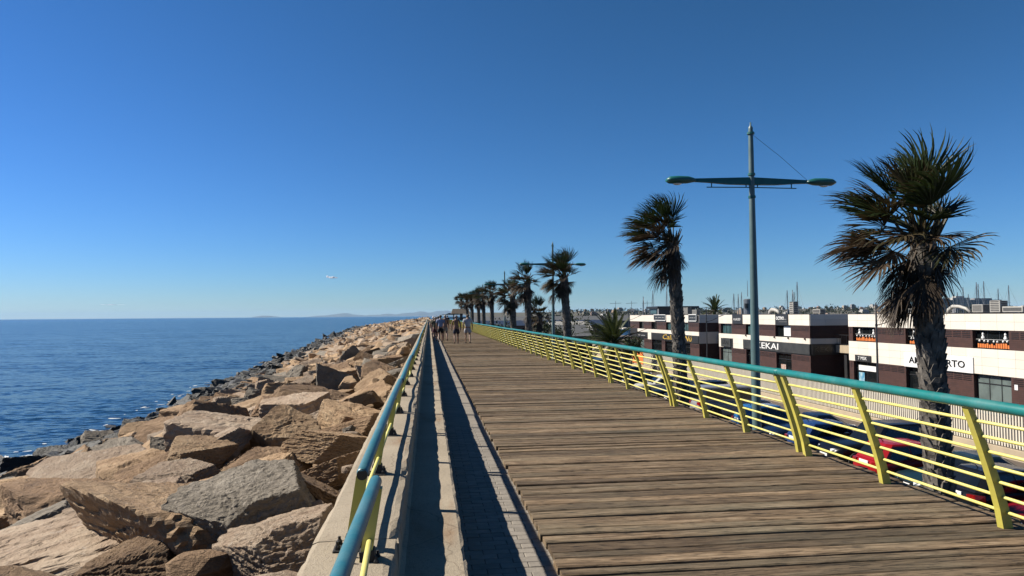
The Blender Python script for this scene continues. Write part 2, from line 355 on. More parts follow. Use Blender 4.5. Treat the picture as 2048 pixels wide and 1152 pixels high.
MT['palm_trunk'] = mat('palm_trunk', (.09,.078,.066), (.27,.24,.205), 6, .95, bmp=.8, bsc=30)
MT['hill'] = mat('hill_scrub', (.085,.085,.055), (.14,.12,.08), .02, .95)
MT['mountain'] = mat('mountain_rock', (.06,.065,.05), (.045,.055,.042), .002, .95)
STREET, SEA = -4.6, -5.2
YEND = 235.0
# ------------------------------------------------------------------ sea, land, far hills
def grid_mesh(xs, ys, zf):
    X, Y = np.meshgrid(xs, ys); Z = zf(X, Y); nx, ny = len(xs), len(ys)
    v = np.stack([X.ravel(), Y.ravel(), Z.ravel()], 1).tolist()
    f = [(j*nx+i, j*nx+i+1, (j+1)*nx+i+1, (j+1)*nx+i) for j in range(ny-1) for i in range(nx-1)]
    m = MB(); m.v = v; m.f = f; return m
MB().add([(-40000,-300,SEA),(40000,-300,SEA),(40000,40000,SEA),(-40000,40000,SEA)], [(0,1,2,3)]).build('sea', MT['sea'])['kind'] = 'structure'
# quay land on the harbour side of the boardwalk
g = MB(); g.box(4.4, 58, -30, 330, -7, STREET); tag(g.build('ground', MT['asphalt']), kind='structure')
# pavement behind the parking lane with a real kerb
g = MB(); g.box(22.6, 57.5, -30, 200, STREET-.2, STREET+.12); tag(g.build('pavement', MT['promenade']), kind='structure')
g = MB()
for k in range(34):
    y = 16.4+2.55*k; g.box(16.0, 20.6, y-.05, y+.05, STREET-.05, STREET+.004)
tag(g.build('road', MT['white']), kind='structure')        # painted bay lines
# far shore with a low hill behind the marina
def hill_z(X, Y):
    P = np.stack([X.ravel()/420, Y.ravel()/420, X.ravel()*0], 1); n = fbm(P, 3, 4).reshape(X.shape)
    t = np.clip((Y+X*.35-620)/900, 0, 1); return -6.5 + t*15 + n*5*t
tag(grid_mesh(np.linspace(60, 3600, 60), np.linspace(420, 3600, 50), hill_z).build('hills', MT['hill'], smooth=True), kind='structure')
def hz(x, y): return float(hill_z(np.array([[x]], float), np.array([[y]], float))[0, 0])
# islands and the mountain range across the bay, about 20 km off
def ridge(name, pts, y, depth, seed):
    xs = np.linspace(pts[0][0], pts[-1][0], 150); h = np.interp(xs, [p[0] for p in pts], [p[1] for p in pts])
    q = np.stack([xs/260, xs*0, xs*0], 1); e = np.clip(h/30, 0, 1); h = h*(1+.22*fbm(q, seed, 4)) + 9*fbm(q*4, seed+5, 3)*e
    m = MB(); n = len(xs)
    for k, (d, f) in enumerate(((0,-.1),(.25,.35),(.5,.8),(.72,1.),(.9,.55),(1.2,-.1))):
        jit = 60*fbm(np.stack([xs/300, xs*0+k, xs*0], 1), seed+9, 3)
        m.v += [(float(xs[i]), float(y+depth*d+jit[i]), float(SEA-8 + (h[i]+8)*max(f, -.0) if f > 0 else SEA-8)) for i in range(n)]
    for k in range(5): m.f += [(k*n+i, k*n+i+1, (k+1)*n+i+1, (k+1)*n+i) for i in range(n-1)]
    tag(m.build(name, MT['mountain'], smooth=True), kind='structure')
ridge('hills', [(-5000,0),(-4900,30),(-4720,58),(-4560,50),(-4330,25),(-4200,0)], 20000, 900, 11)
ridge('hills', [(-3700,0),(-3400,38),(-3150,44),(-3000,60),(-2800,88),(-2620,135),(-2480,128),(-2330,85),(-2120,50),(-1900,38),(-1500,60),(-1250,92),(-1050,70),(-800,88),(-500,118),(-250,140),(0,128),(300,150),(620,165),(900,140),(1300,112),(1800,98),(2300,90),(2900,62),(3400,30),(3900,0)], 20600, 1800, 12)

# ------------------------------------------------------------------ boardwalk deck
PW = .178
base = MB(); base.box(.90, 4.62, -3, YEND, -.9, -.075)
for yy in np.arange(-2, YEND, 4): base.box(4.3, 4.52, yy, yy+.3, STREET, -.9)
deck = tag(base.build('boardwalk', MT['soil']), kind='structure')
wall_under = MB().box(.9, 4.3, -3, YEND, STREET-.4, -.9); tag(wall_under.build('retaining_wall', MT['cream_wall'], deck), kind='structure')
WID = (.80, 1.0, 1.0, 1.16)
def plank_mesh(seed):
    r = random.Random(seed); m = MB(); n = 9; x0, x1 = .868+r.uniform(-.012,.012), 4.74+r.uniform(-.03,.05); wv = .5*PW*WID[seed % 4]-.008
    prof = []
    ph = r.uniform(0, 6); bow = r.uniform(-.005,.005)
    for i in range(n):
        t = i/(n-1); x = x0+(x1-x0)*t; e0 = -wv+.005*math.sin(ph+t*5)+r.uniform(-.002,.002)+bow*math.sin(math.pi*t); e1 = wv+.005*math.sin(ph*2+t*4)+r.uniform(-.002,.002)+bow*math.sin(math.pi*t)
        z = r.uniform(-.003,.003); cup = .004
        prof.append([(x,e0,-.06),(x,e0,z-.010),(x,e0+.010,z-.001),(x,0,z-cup*r.uniform(.2,1)),(x,e1-.010,z-.001),(x,e1,z-.010),(x,e1,-.06)])
    for p in prof: m.v += p
    for i in range(n-1):
        for k in range(6): m.f.append((i*7+k, i*7+k+1, (i+1)*7+k+1, (i+1)*7+k))
    m.f += [tuple(range(7)), tuple((n-1)*7+k for k in range(7))]
    return m
pv = [plank_mesh(s).mesh('plank', MT['wood']) for s in range(12)]
NP = 296; y = -.4
for k in range(NP):
    q = random.randrange(12); hw = .5*PW*WID[q % 4]; y += hw
    o = link('plank', pv[q], deck); o.location = (random.uniform(-.012,.012), y, random.uniform(-.013,.005)); o.rotation_euler = (random.gauss(-.012, .03), 0, random.gauss(0, .0016)); y += hw
far = MB(); r = random.Random(4)
while y < YEND:
    z = r.uniform(-.008,.002); far.box(.87, 4.76, y-PW/2+.007, y+PW/2-.007, -.06, z); y += PW
tag(far.build('planks_beyond', MT['wood'], deck), kind='stuff')

# ------------------------------------------------------------------ paved strip beside the ledge
strip = tag(MB().box(.12, .93, -3, YEND, -.5, -.062).build('paved_path', MT['paver_sheet']), kind='structure')
pm = []
for s in range(4):
    pm.append(MB().cbox(-.098, .098, -.048, .048, -.05, .004+random.uniform(-.001,.0015), .004).mesh('paver', MT['paver']))
    pm[-1]
hm = MB().cbox(-.048, .048, -.048, .048, -.05, .004, .004).mesh('paver', MT['paver'])
yy = 4.15; row = 0; cnt = 0
while cnt < 292:
    xs = [.29,.49,.69] if row % 2 else [.39,.59,.79]
    for x in xs:
        o = link('paver', random.choice(pm), strip); o.location = (x, yy, -.055+random.uniform(-.002,.002)); o.rotation_euler = (random.gauss(0,.008), random.gauss(0,.006), random.gauss(0,.004)); cnt += 1
    o = link('paver', hm, strip); o.location = (.84 if row % 2 else .24, yy, -.055+random.uniform(-.002,.002)); cnt += 1
    yy += .1; row += 1

# ------------------------------------------------------------------ concrete sea wall with its ledge, cast in lengths
wall = thing('sea_wall', 'pale concrete parapet wall with a lower ledge between the rocks and the paved strip', 'wall', (-.35, 4, 0))
def wall_mesh(seed, L_=4.75, n=48):
    prof = [(-.585,-1.6),(-.575,.555),(-.565,.592),(-.54,.602),(-.36,.606),(-.20,.603),(-.168,.597),(-.156,.575),(-.152,.385),(-.13,.372),(.10,.370),(.176,.368),(.194,.358),(.200,.32),(.20,-.3),(.20,-.7)]
    j = [0,.006,.006,.004,.002,.004,.010,.007,.004,.004,.002,.004,.007,.004,.002,0]
    P = []; q = len(prof)
    ys = np.linspace(.004, L_-.004, n)
    for k, (x, z) in enumerate(prof):
        N3 = np.stack([ys*7, ys*0+k*3.1, ys*0], 1); dx = fbm(N3, seed, 3)*j[k]*1.6; dz = fbm(N3+50, seed, 3)*j[k]
        chip = np.clip(fbm(np.stack([ys*3.3, ys*0+(k//3), ys*0], 1), seed+3, 2)-.35, 0, 1)*(.06 if k in (6, 12, 2) else 0)
        P.append(np.stack([x+dx-chip*.6*(1 if k != 2 else -1), ys, z+dz-chip*.8], 1))
    P = np.stack(P, 1).reshape(-1, 3); m = MB(); m.v = P.tolist()
    m.f = [(i*q+k, i*q+k+1, (i+1)*q+k+1, (i+1)*q+k) for i in range(n-1) for k in range(q-1)] + [tuple(range(q)), tuple((n-1)*q+k for k in range(q))]
    me = m.mesh('wall_length', MT['concrete']); return me
wm = [wall_mesh(s) for s in (1, 2, 3)]
yy = -1.2; k = 0
while yy < YEND:
    o = link('wall_length', wm[k % 3], wall); o.location = Vector((0, yy, 0)) - Vector(wall.location); yy += 4.75; k += 1

# ------------------------------------------------------------------ breakwater rocks
SH = [(-30,-21), (0,-20.6), (36,-19.6), (46,-19.2), (72,-21.6), (151,-27.), (368,-41), (520,-50)]
def shore(y): return np.interp(y, [a for a, _ in SH], [b for _, b in SH])
def slope_z(x, y):
    s = shore(y); t = (np.asarray(x)+.6)/(s+.6); return .30 - 5.6*np.clip(t, -.1, 1.3)**1.06 if np.isscalar(x) else .30-5.6*np.clip(t, 0, 1.3)**1.06
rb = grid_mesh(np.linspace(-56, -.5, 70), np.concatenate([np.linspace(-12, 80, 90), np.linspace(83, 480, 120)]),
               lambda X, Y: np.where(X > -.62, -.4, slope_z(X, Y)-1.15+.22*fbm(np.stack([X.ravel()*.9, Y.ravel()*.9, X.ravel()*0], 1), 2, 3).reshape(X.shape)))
tag(rb.build('rock_embankment', MT['rubble_shade'], smooth=True), kind='structure')

def ico(sub):
    bm = bmesh.new(); bmesh.ops.create_icosphere(bm, subdivisions=sub, radius=1)
    v = np.array([q.co[:] for q in bm.verts]); f = [[q.index for q in p.verts] for p in bm.faces]; bm.free(); return v, f
ICO = {s: ico(s) for s in (2, 3, 5, 6)}
def rock_verts(seed, sub, slab=.6, rough=1.):
    r = np.random.default_rng(seed); d, f = ICO[sub]
    n = r.normal(size=(10, 3)); n[:2] = [[.12*r.normal(), .12*r.normal(), 1], [.15*r.normal(), .15*r.normal(), -1]]
    n[2:8, 2] *= .28; n /= np.linalg.norm(n, axis=1)[:, None]; off = r.uniform(.58, .98, 10); off[:2] = r.uniform(.5, .7, 2)
    dd = d @ n.T; rad = np.where(dd > .02, off/np.maximum(dd, .02), 9).min(1); rad = np.minimum(rad, 1.45)
    p = d*rad[:, None]
    # broken corner
    for _ in range(2):
        c = r.normal(size=3); c /= np.linalg.norm(c); h = .74; s = p @ c; p = p - np.maximum(s-h, 0)[:, None]*c
    ax = n[0]+.3*r.normal(size=3); ax /= np.linalg.norm(ax)
    if rough:
        s = p @ ax*7 + 1.2*fbm(p*1.3, seed, 3); ledge = (s-np.floor(s)); ledge = np.clip(ledge*3, 0, 1)-.5
        big = fbm(p*2.1, seed+1, 3)
        out = p/np.linalg.norm(p, axis=1)[:, None]
        p = p + out*(.032*big + .050*ledge*np.clip(1-np.abs(out@ax)*1.1, 0, 1))[:, None]
        if sub >= 5:
            wq = np.stack([fbm(p*2.2+k*31, seed+20+k, 3) for k in range(3)], 1); q = p*np.array([3.1, 3.7, 3.4]) + 8*np.outer(p@ax, ax) + 1.6*wq; rid = 1-np.abs(fbm(q, seed+2, 4)); p = p + out*(.075*(rid-.75))[:, None] + out*(.022*fbm(p*19, seed+4, 3))[:, None]
    p[:, 2] *= slab/.75; return p, f
def rock_mesh(seed, sub, mat_, slab):
    p, f = rock_verts(seed, sub, slab); me = bpy.data.meshes.new('boulder'); me.from_pydata(p.tolist(), [], f)
    me.materials.append(mat_); me.update(); return me
KINDS = {
 'tan': ('rock_tan', 'angular tan sandstone boulder on the breakwater slope', 5),
 'pale': ('rock_pale', 'pale cream weathered limestone slab on the breakwater slope', 4),
 'brown': ('rock_brown', 'reddish brown angular boulder on the breakwater slope', 4),
 'grey': ('rock_grey', 'grey layered rock slab lying among the tan boulders', 3),
 'wet': ('rock_wet', 'dark wet boulder at the waterline', 4)}
hi = {k: [rock_mesh(100+i*7+len(k)*31, 5, MT[v[0]], random.choice((.5,.6,.75))) for i in range(v[2])] for k, v in KINDS.items()}
hi6 = {k: [rock_mesh(500+i*7+len(k)*31, 6, MT[KINDS[k][0]], s) for i, s in enumerate((.45,.6))] for k in ('tan', 'pale', 'grey', 'brown')}
placed = []
rr = random.Random(21)
def try_place(x, y, rad, k=.84):
    for (a, b, c) in placed:
        if abs(b-y) < 4 and (a-x)**2+(b-y)**2 < (k*(c+rad))**2: return False
    placed.append((x, y, rad)); return True
def rock_kind(x, y):
    d = x - float(shore(y))
    if d < 6.0 or (d < 8.5 and rr.random() < .5): return 'wet'
    return rr.choices(['tan','pale','brown','grey'], [5, 4.4, 2.2, 1.7])[0]
cand = []
SLABS = [(-2.5,5.6,1.55), (-2.75,8.7,1.45), (-5.0,8.6,1.5), (-2.5,12.0,1.4), (-5.3,11.9,1.5), (-8.0,13.6,1.5), (-4.2,15.2,1.45), (-7.2,17.0,1.45), (-2.5,16.2,1.25), (-10.6,17.6,1.4), (-5.2,19.0,1.3), (-2.6,20.,1.3), (-8.6,21.2,1.35), (-12.6,21.,1.3), (-5.6,23.,1.3), (-3.0,24.4,1.2)]
for q in [(a, b, c*(.66+.2*((i*7)%5)/4)) for i, (a, b, c) in enumerate(SLABS)]: placed.append(q); cand.append(q)
for (lo, hi_, n, ymax) in ((.85, 1.05, 160, 40), (.62, .9, 1300, 58), (.45, .75, 4000, 52), (.28, .45, 700, 34)):
    for _ in range(n):
        y = rr.uniform(2.0, ymax); s = float(shore(y)); x = rr.uniform(max(s-1.2, -.66*y-3.0), -.95-lo*.55)
        if x > -1.2-lo*.5 and rr.random() < .3: continue
        if try_place(x, y, rr.uniform(lo, hi_)): cand.append(placed[-1])
# the ones that show largest become boulders of their own
cand.sort(key=lambda c: -(c[2]**2)/(c[0]**2+c[1]**2+(1.7-slope_z(c[0], c[1]))**2))
inview = [c for c in cand if c[0] > -.60*c[1]-1.5]
own = inview[:292]; rest = inview[292:] + [c for c in cand if c[0] <= -.60*c[1]-1.5]
for i, (x, y, rad) in enumerate(own):
    kd = rock_kind(x, y); near = (x*x+y*y) < 190 and kd in hi6
    me = rr.choice(hi6[kd] if near else hi[kd])
    sz = 'large ' if rad > .95 else 'small ' if rad < .58 else 'medium sized '
    d_ = x - float(shore(y)); wh = 'beside the concrete wall' if x > -3.2 else 'low on the slope near the water' if d_ < 8 else 'halfway down the slope'
    if kd == 'wet': wh = 'touching the sea' if d_ < 2.5 else 'just above the sea'
    lb_ = sz + {'tan': 'angular tan sandstone boulder ', 'pale': 'pale cream weathered rock slab ', 'brown': 'reddish brown angular boulder ', 'grey': 'grey layered rock slab ', 'wet': 'dark wet boulder '}[kd] + wh
    o = link('boulder', me); tag(o, lb_, 'rock', lb_)
    zz = float(slope_z(x, y)); sl = rr.uniform(.88, 1.18); flat = .8 if rad >= 1.0 and y < 26 else 1.
    o.location = (x, y, zz - .48*rad*flat + (.05 if flat < 1 else 0) - (.22 if x > -3 else 0) + rr.uniform(-.20, .12)); wide = 1.14 if flat < 1 else 1.06; o.scale = (rad*wide*sl, rad*wide*.94/sl, rad*rr.uniform(.85, 1.2)*flat)
    o.rotation_euler = (rr.gauss(-.15, .24*flat**2), rr.gauss(-.15, .2*flat**2), rr.uniform(0, 6.28) if rr.random() < .5 else rr.gauss(.5, .35))
# everything farther off: one mass of real rocks
def rock_mass(name, items, sub, mats):
    protos = [rock_verts(900+i, sub, .62)[0] for i in range(10)]; F = np.array(ICO[sub][1]); nv = len(ICO[sub][0])
    V, FF, MI = [], [], []
    for j, (x, y, rad) in enumerate(items):
        p = protos[rr.randrange(10)]*np.array([rad*rr.uniform(.95,1.35), rad*rr.uniform(.9,1.15), rad*rr.uniform(.75,1.1)])
        M = np.array(Euler((rr.gauss(-.12,.22), rr.gauss(-.2,.24), rr.uniform(0, 6.28))).to_matrix())
        V.append(p @ M.T + np.array([x, y, float(slope_z(x, y))-.42*rad])); FF.append(F+j*nv)
        kd = rock_kind(x, y); MI += [mats.index(kd)]*len(F)
    me = bpy.data.meshes.new(name); me.from_pydata(np.concatenate(V).tolist(), [], np.concatenate(FF).tolist())
    for k in mats: me.materials.append(MT[KINDS[k][0]])
    me.polygons.foreach_set('material_index', MI); me.update(); return link(name, me)
order = ['tan','pale','brown','grey','wet']
far_items = []
for (ya, yb, st) in ((46, 110, 1.55), (110, 230, 1.9), (230, 470, 2.6)):
    y = ya
    while y < yb:
        x = -1.3
        s = float(shore(y))
        while x > s-1.5: far_items.append((x+rr.uniform(-.45,.45), y+rr.uniform(-.7,.7), st*rr.uniform(.38, .72))); x -= st*rr.uniform(.8, 1.15)
        y += st*.92
far_items = [q for q in far_items if q[1] > 60 or not any(abs(q[1]-b) < 3 and (q[0]-a)**2+(q[1]-b)**2 < (.62*(c+q[2]))**2 for a, b, c in placed)]
for (x, y, rad) in [c for c in cand if rr.random() < 0]: pass
tag(rock_mass('boulders_beyond', rest+far_items, 3, order), 'distant mass of breakwater boulders running along the sea wall', 'rocks', kind='stuff')
small = [(rr.uniform(max(float(shore(y))-.5, -.64*y-2.), -.9), y, rr.uniform(.10, .30)) for y in [2+42*rr.random()**1.3 for _ in range(420)]]
slope_keep = slope_z
slope_z = lambda x, y: slope_keep(x, y)-.38
tag(rock_mass('loose_stones', small, 2, order), 'small loose stones in the gaps between the breakwater boulders', 'stones', kind='stuff')
slope_z = slope_keep
# foam where the swell meets the rocks
fo = MB()
for _ in range(110):
    y = 12+70*rr.random()**1.5; x = float(shore(y))+rr.uniform(-1.9, .6); a = rr.uniform(0, 6.28); n = 9; s1, s2 = rr.uniform(.1,.5), rr.uniform(.05,.16)
    fo.add([(x+s1*math.cos(t)*math.cos(a)*q-s2*math.sin(t)*math.sin(a)*q, y+s1*math.cos(t)*math.sin(a)*q+s2*math.sin(t)*math.cos(a)*q, SEA+rr.uniform(.012,.03)) for t, q in ((2*math.pi*i/n, rr.uniform(.5,1.2)) for i in range(n))], [tuple(range(n))])
tag(fo.build('sea_foam', MT['white']), 'thin white foam on the water along the rocks', 'foam', kind='stuff')
# ------------------------------------------------------------------ street-side railing: sections 4.55 m long between paired posts
SECT = 4.55
def street_section():
    root = thing('railing_section', 'yellow barred railing section with teal handrail on the street edge of the deck', 'railing', (4.5, 8.2, 0), group='street railing sections')
    # local: x lean inwards (-x) going up, y along
    def xa(z): return -.30*(z/1.0)**1.25
    for yp in (0, 1.46, 2.93, 4.37):
        m = MB(); pts = []
        n = 6
        for i in range(n+1):
            z = -.02+.985*i/n; wx = .085-.035*i/n; c = xa(max(z, 0)); pts.append((c-.01, c-.01+wx, z))
        for (a, b_, z) in pts: m.v += [(a, yp-.031, z), (b_, yp-.031, z), (b_, yp+.031, z), (a, yp+.031, z)]
        for i in range(n):
            for k in range(4): m.f.append((i*4+k, i*4+(k+1) % 4, (i+1)*4+(k+1) % 4, (i+1)*4+k))
        m.f += [(0,1,2,3), tuple(n*4+k for k in range(4))]
        m.build('post', MT['yellow'], root)
    for i in range(7):
        z = .115+.121*i; x = xa(z)+.048-.02*i/7
        MB().tube([(x, -.02, z), (x, 1.5, z-.002), (x, 2.9, z+.001), (x, 4.40, z)], .0135, 8).build('bar', MT['yellow_bar'], root, smooth=True)
    top = MB().tube([(xa(1)+.02, -.085, .985), (xa(1)+.02, -.07, .985), (xa(1)+.02, 2.2, .985), (xa(1)+.02, 4.44, .985), (xa(1)+.02, 4.455, .985)], [.039, .044, .044, .044, .039], 16)
    h = top.build('handrail', MT['teal'], root, smooth=True)
    for yb in (-.05, 4.42): MB().tube([(xa(1)+.02, yb-.012, .985), (xa(1)+.02, yb+.012, .985)], .0475, 16).build('joint_sleeve', MT['teal'], h, smooth=True)
    return root
s0 = street_section(); cm = tree_map(s0)
NS = 27
for k in range(-1, NS):
    if k == 0: continue
    o = copy_tree(s0, None, cm); o.location = (4.5+random.uniform(-.012,.012), 8.2+SECT*k, random.uniform(-.006,.006))
# beyond 130 m the same railing as one run
fr = MB(); ft = MB(); yy = 8.2+SECT*NS
while yy < YEND:
    for yp in (0, 1.46, 2.93, 4.37): fr.bar((4.53, yy+yp, 0), (4.22, yy+yp, .97), .06, .06)
    for i in range(7): z = .115+.121*i; fr.bar((4.54-.3*z, yy, z), (4.54-.3*z, yy+4.4, z), .026, .026)
    ft.tube([(4.22, yy-.08, .985), (4.22, yy+4.46, .985)], .0385, 8); yy += SECT
rt = thing('railing_run', 'far end of the yellow railing beyond the palms', 'railing', (4.5, 8.2+SECT*NS, 0))
tag(fr.build('posts_and_bars', MT['yellow_far'], rt, world=True), kind='stuff'); ft.build('handrail', MT['teal_worn'], rt, world=True)

# ------------------------------------------------------------------ sea-side railing on top of the wall, sections 4.75 m
def sea_section(seed, near=False):
    r = random.Random(seed)
    root = thing('sea_railing_section', 'low railing section on the concrete wall with worn teal pipe and yellow posts', 'railing', (-.35, 3.36, .6), group='sea railing sections')
    for yp in (.05, 1.62, 3.2, 4.68):
        m = MB(); m.bar((0, yp, -.01), (.055, yp, .345), .05, .058, up=(0,1,0)); p = m.build('post', MT['yellow'], root)
        q = MB(); q.cbox(-.075, .075, yp-.06, yp+.06, -.008, .014, .003)
        for bx, by in ((-.055,-.04), (.055,-.04), (-.055,.04), (.055,.04)): q.lathe([(.014, .012), (.014, .028), (.007, .04), (.007, .05)], (bx, yp+by, 0), 6)
        q.bar((.02, yp, 0), (.012, yp, .07), .066, .07, up=(0,1,0))
        q.build('base_plate', MT['black_iron'], p)
    b = []
    off = [0] + [r.uniform(-.012, .012) for _ in range(4)] + [r.uniform(.025, .05) if r.random() < .5 else 0, 0]
    for i, t in enumerate(np.linspace(.0, 4.72, 7)): b.append((.022+off[i], t, .114+r.uniform(-.004,.004)))
    MB().tube(b, .0135, 8).build('bar', MT['yellow_bar'], root, smooth=True)
    x = .055; dy = r.uniform(-.01,.01)
    pts = [(x+dy, -.02, .362), (x+dy, .0, .366), (x, 1.6, .370+r.uniform(-.006,.004)), (x-dy, 3.2, .368), (x-dy, 4.70, .366), (x-dy, 4.72, .362)]
    MB().tube(pts, [.0235,.028,.028,.028,.028,.0235], 16).build('handrail', MT['teal_worn'], root, smooth=True)
    MB().tube([(x+dy, -.0235, .362), (x+dy, -.0195, .362)], .0255, 16).build('pipe_hollow_shade', MT['black'], root)  # black disc paints the shade inside the open pipe
    return root
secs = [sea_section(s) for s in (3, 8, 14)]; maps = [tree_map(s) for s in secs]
for k in range(28):
    o = secs[k] if k < 3 else copy_tree(secs[k % 3], None, maps[k % 3])
    o.location = (-.362+random.uniform(-.012,.012), 3.37+4.75*k, .602)
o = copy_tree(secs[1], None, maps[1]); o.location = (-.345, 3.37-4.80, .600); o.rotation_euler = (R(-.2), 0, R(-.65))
o['label'] = 'low railing section whose scuffed teal pipe stops short of the next with an open end'; del o['group']
fr = MB(); ft = MB(); yy = 3.37+4.75*28
while yy < YEND:
    for yp in (.05, 1.62, 3.2, 4.68): fr.bar((-.35, yy+yp, .6), (-.30, yy+yp, .95), .06, .06)
    fr.bar((-.32, yy, .75), (-.32, yy+4.7, .75), .027, .027); ft.tube([(-.30, yy-.02, .97), (-.30, yy+4.72, .97)], .0305, 8); yy += 4.75
rt = thing('sea_railing_run', 'far end of the low railing on the sea wall', 'railing', (-.35, 3.37+4.75*28, .6))
tag(fr.build('posts_and_bars', MT['yellow_far'], rt, world=True), kind='stuff'); ft.build('handrail', MT['teal_worn'], rt, world=True)

# ------------------------------------------------------------------ tall twin-arm lamps beside the deck
def twin_lamp():
    root = thing('twin_lamp', 'x', 'street lamp', (7.5, 15.48, STREET), group='twin arm lamps beside the deck')
    H = 4.6; z0 = 9.4
    MB().lathe([(.24,0),(.24,.03),(.12,.05),(.115,.6),(.105,.62),(.10,5.5),(.065,9.2),(.060,10.1),(.052,10.62),(.05,10.66),(.02,10.70),(.016,10.78)], n=16).build('pole', MT['galv'], root, smooth=True)
    for zc in (9.02, 9.55, 10.52): MB().lathe([(.066,zc-.03),(.085,zc-.025),(.085,zc+.025),(.066,zc+.03)], n=14).build('collar', MT['lamp_green'], root)
    for s in (-1, 1):
        m = MB(); st = [(.05,.17,.10),(.6,.145,.09),(1.10,.10,.075),(1.45,.075,.06)]
        for (x, hh, ww) in st:
            zt = z0+.08-.05*x/1.45; zb = z0-.10+.012*x
            if x > 1: zb = zt-hh
            m.v += [(s*x,-ww/2,zb),(s*x,ww/2,zb),(s*x,ww/2*.6,zt),(s*x,-ww/2*.6,zt)]
        for i in range(3):
            for k in range(4): m.f.append((i*4+k, i*4+(k+1) % 4, (i+1)*4+(k+1) % 4, (i+1)*4+k))
        m.f += [(0,1,2,3),(12,13,14,15)]
        arm = m.build('arm', MT['lamp_green'], root)
        rod = MB().tube([(s*.04,0,z0-.155),(s*1.1,0,z0-.165)], .012, 8)
        for x in (.14,.98): rod.bar((s*x,0,z0-.16),(s*x,0,z0-.06), .02,.02)
        rod.build('rod', MT['lamp_green'], arm)
        hd = MB(); prof = [(1.36,.05,.03,.03),(1.42,.09,.06,.045),(1.55,.14,.095,.07),(1.80,.155,.10,.085),(1.98,.14,.085,.08),(2.06,.09,.03,.04)]
        for (x, wy, up_, dn) in prof:
            zc = z0-.012
            for k in range(12):
                a = 2*math.pi*k/12; hd.v.append((s*x, wy*math.cos(a), zc+(up_ if math.sin(a) > 0 else dn)*math.sin(a)))
        for i in range(5):
            for k in range(12): hd.f.append((i*12+k, i*12+(k+1) % 12, (i+1)*12+(k+1) % 12, (i+1)*12+k))
        hd.f += [tuple(range(12)), tuple(60+k for k in range(12))]
        head = hd.build('lamp_head', MT['lamp_green'], root, smooth=True)
        MB().lathe([(.10,-.012),(.10,-.02),(.06,-.035)], (s*1.80,0,z0-.082), 12).build('lens', MT['lamp_glass'], head)
    MB().tube([(.03,0,10.5),(.7,0,10.0),(1.38,0,9.43)], .004, 5).build('stay_wire', MT['black'], root)
    return root
lab = ['tall twin arm lamp rising between the two largest palms', 'twin arm lamp with a palm crown in front of its arm',
       'twin arm lamp rising behind the pair of close set palms', 'twin arm lamp above the distant palms, fourth along the deck', 'twin arm lamp nearest the thatched shelter']
tl = twin_lamp(); tm = tree_map(tl)
for k, y in enumerate((15.48, 42.0, 69.4, 98.3, 127.)):
    o = tl if k == 0 else copy_tree(tl, None, tm); o.location = (7.5, y, STREET); o['label'] = lab[k]; o.rotation_euler = (0, 0, R((0, 2, -2, 3, 1)[k]))
# ------------------------------------------------------------------ fan palms
WIND = Vector((-1, .15, .05))
def fan_leaf(rd, az, el, Lp, Lf, nseg, wind, grav, spread=100, curl=1.):
    """one fan leaf from the crown centre (origin): petiole and a fan of blades, bent by wind and weight"""
    m = MB(); d = Vector((math.cos(az)*math.cos(el), math.sin(az)*math.cos(el), math.sin(el))); p = d*.06; pts = [p.copy()]
    n = 6; ds = Lp/n
    for i in range(n):
        d = (d + Vector((0,0,-1))*grav*.35*ds + WIND*wind*.45*ds).normalized(); p = p+d*ds; pts.append(p.copy())
    m.tube(pts, [.028,.022,.017,.014,.012,.011,.009], 5)
    side = d.cross(Vector((0,0,1)));  side = side.normalized() if side.length > .1 else Vector((1,0,0)); nrm = side.cross(d).normalized()
    tw = rd.uniform(-.5,.5); side, nrm = side*math.cos(tw)+nrm*math.sin(tw), nrm*math.cos(tw)-side*math.sin(tw)
    A = R(spread); da = 2*A/(nseg-1)
    for k in range(nseg):
        a = -A+da*k+rd.uniform(-.02,.02); q = p.copy(); fold = .35*abs(math.sin(a))
        e = (d*math.cos(a)+side*math.sin(a)+nrm*fold).normalized(); Ls = Lf*(.72+.28*math.cos(a*.8))*rd.uniform(.88,1.1); ns = 7; dl = Ls/ns; rr_ = 0
        wv = []; 
        for i in range(ns+1):
            t = i/ns; half = (t*Ls*math.tan(da/2)*1.04 if t < .5 else .5*Ls*math.tan(da/2)*(1-(t-.5)/.5)**.75) + .0012
            wdir = e.cross(nrm); wdir = wdir.normalized() if wdir.length > .05 else side
            z = (.35*half if k % 2 else -.35*half)
            wv += [q-wdir*half+nrm*z, q+wdir*half-nrm*z]
            soft = (.12+2.4*t**3)*curl
            e = (e + Vector((0,0,-1))*grav*soft*dl*1.9 + WIND*wind*soft*dl*1.05 + Vector((rd.gauss(0,1), rd.gauss(0,1), rd.gauss(0,1)))*.11*t).normalized(); q = q+e*dl
        m.add(wv, [(2*i, 2*i+1, 2*i+3, 2*i+2) for i in range(ns)])
    return m
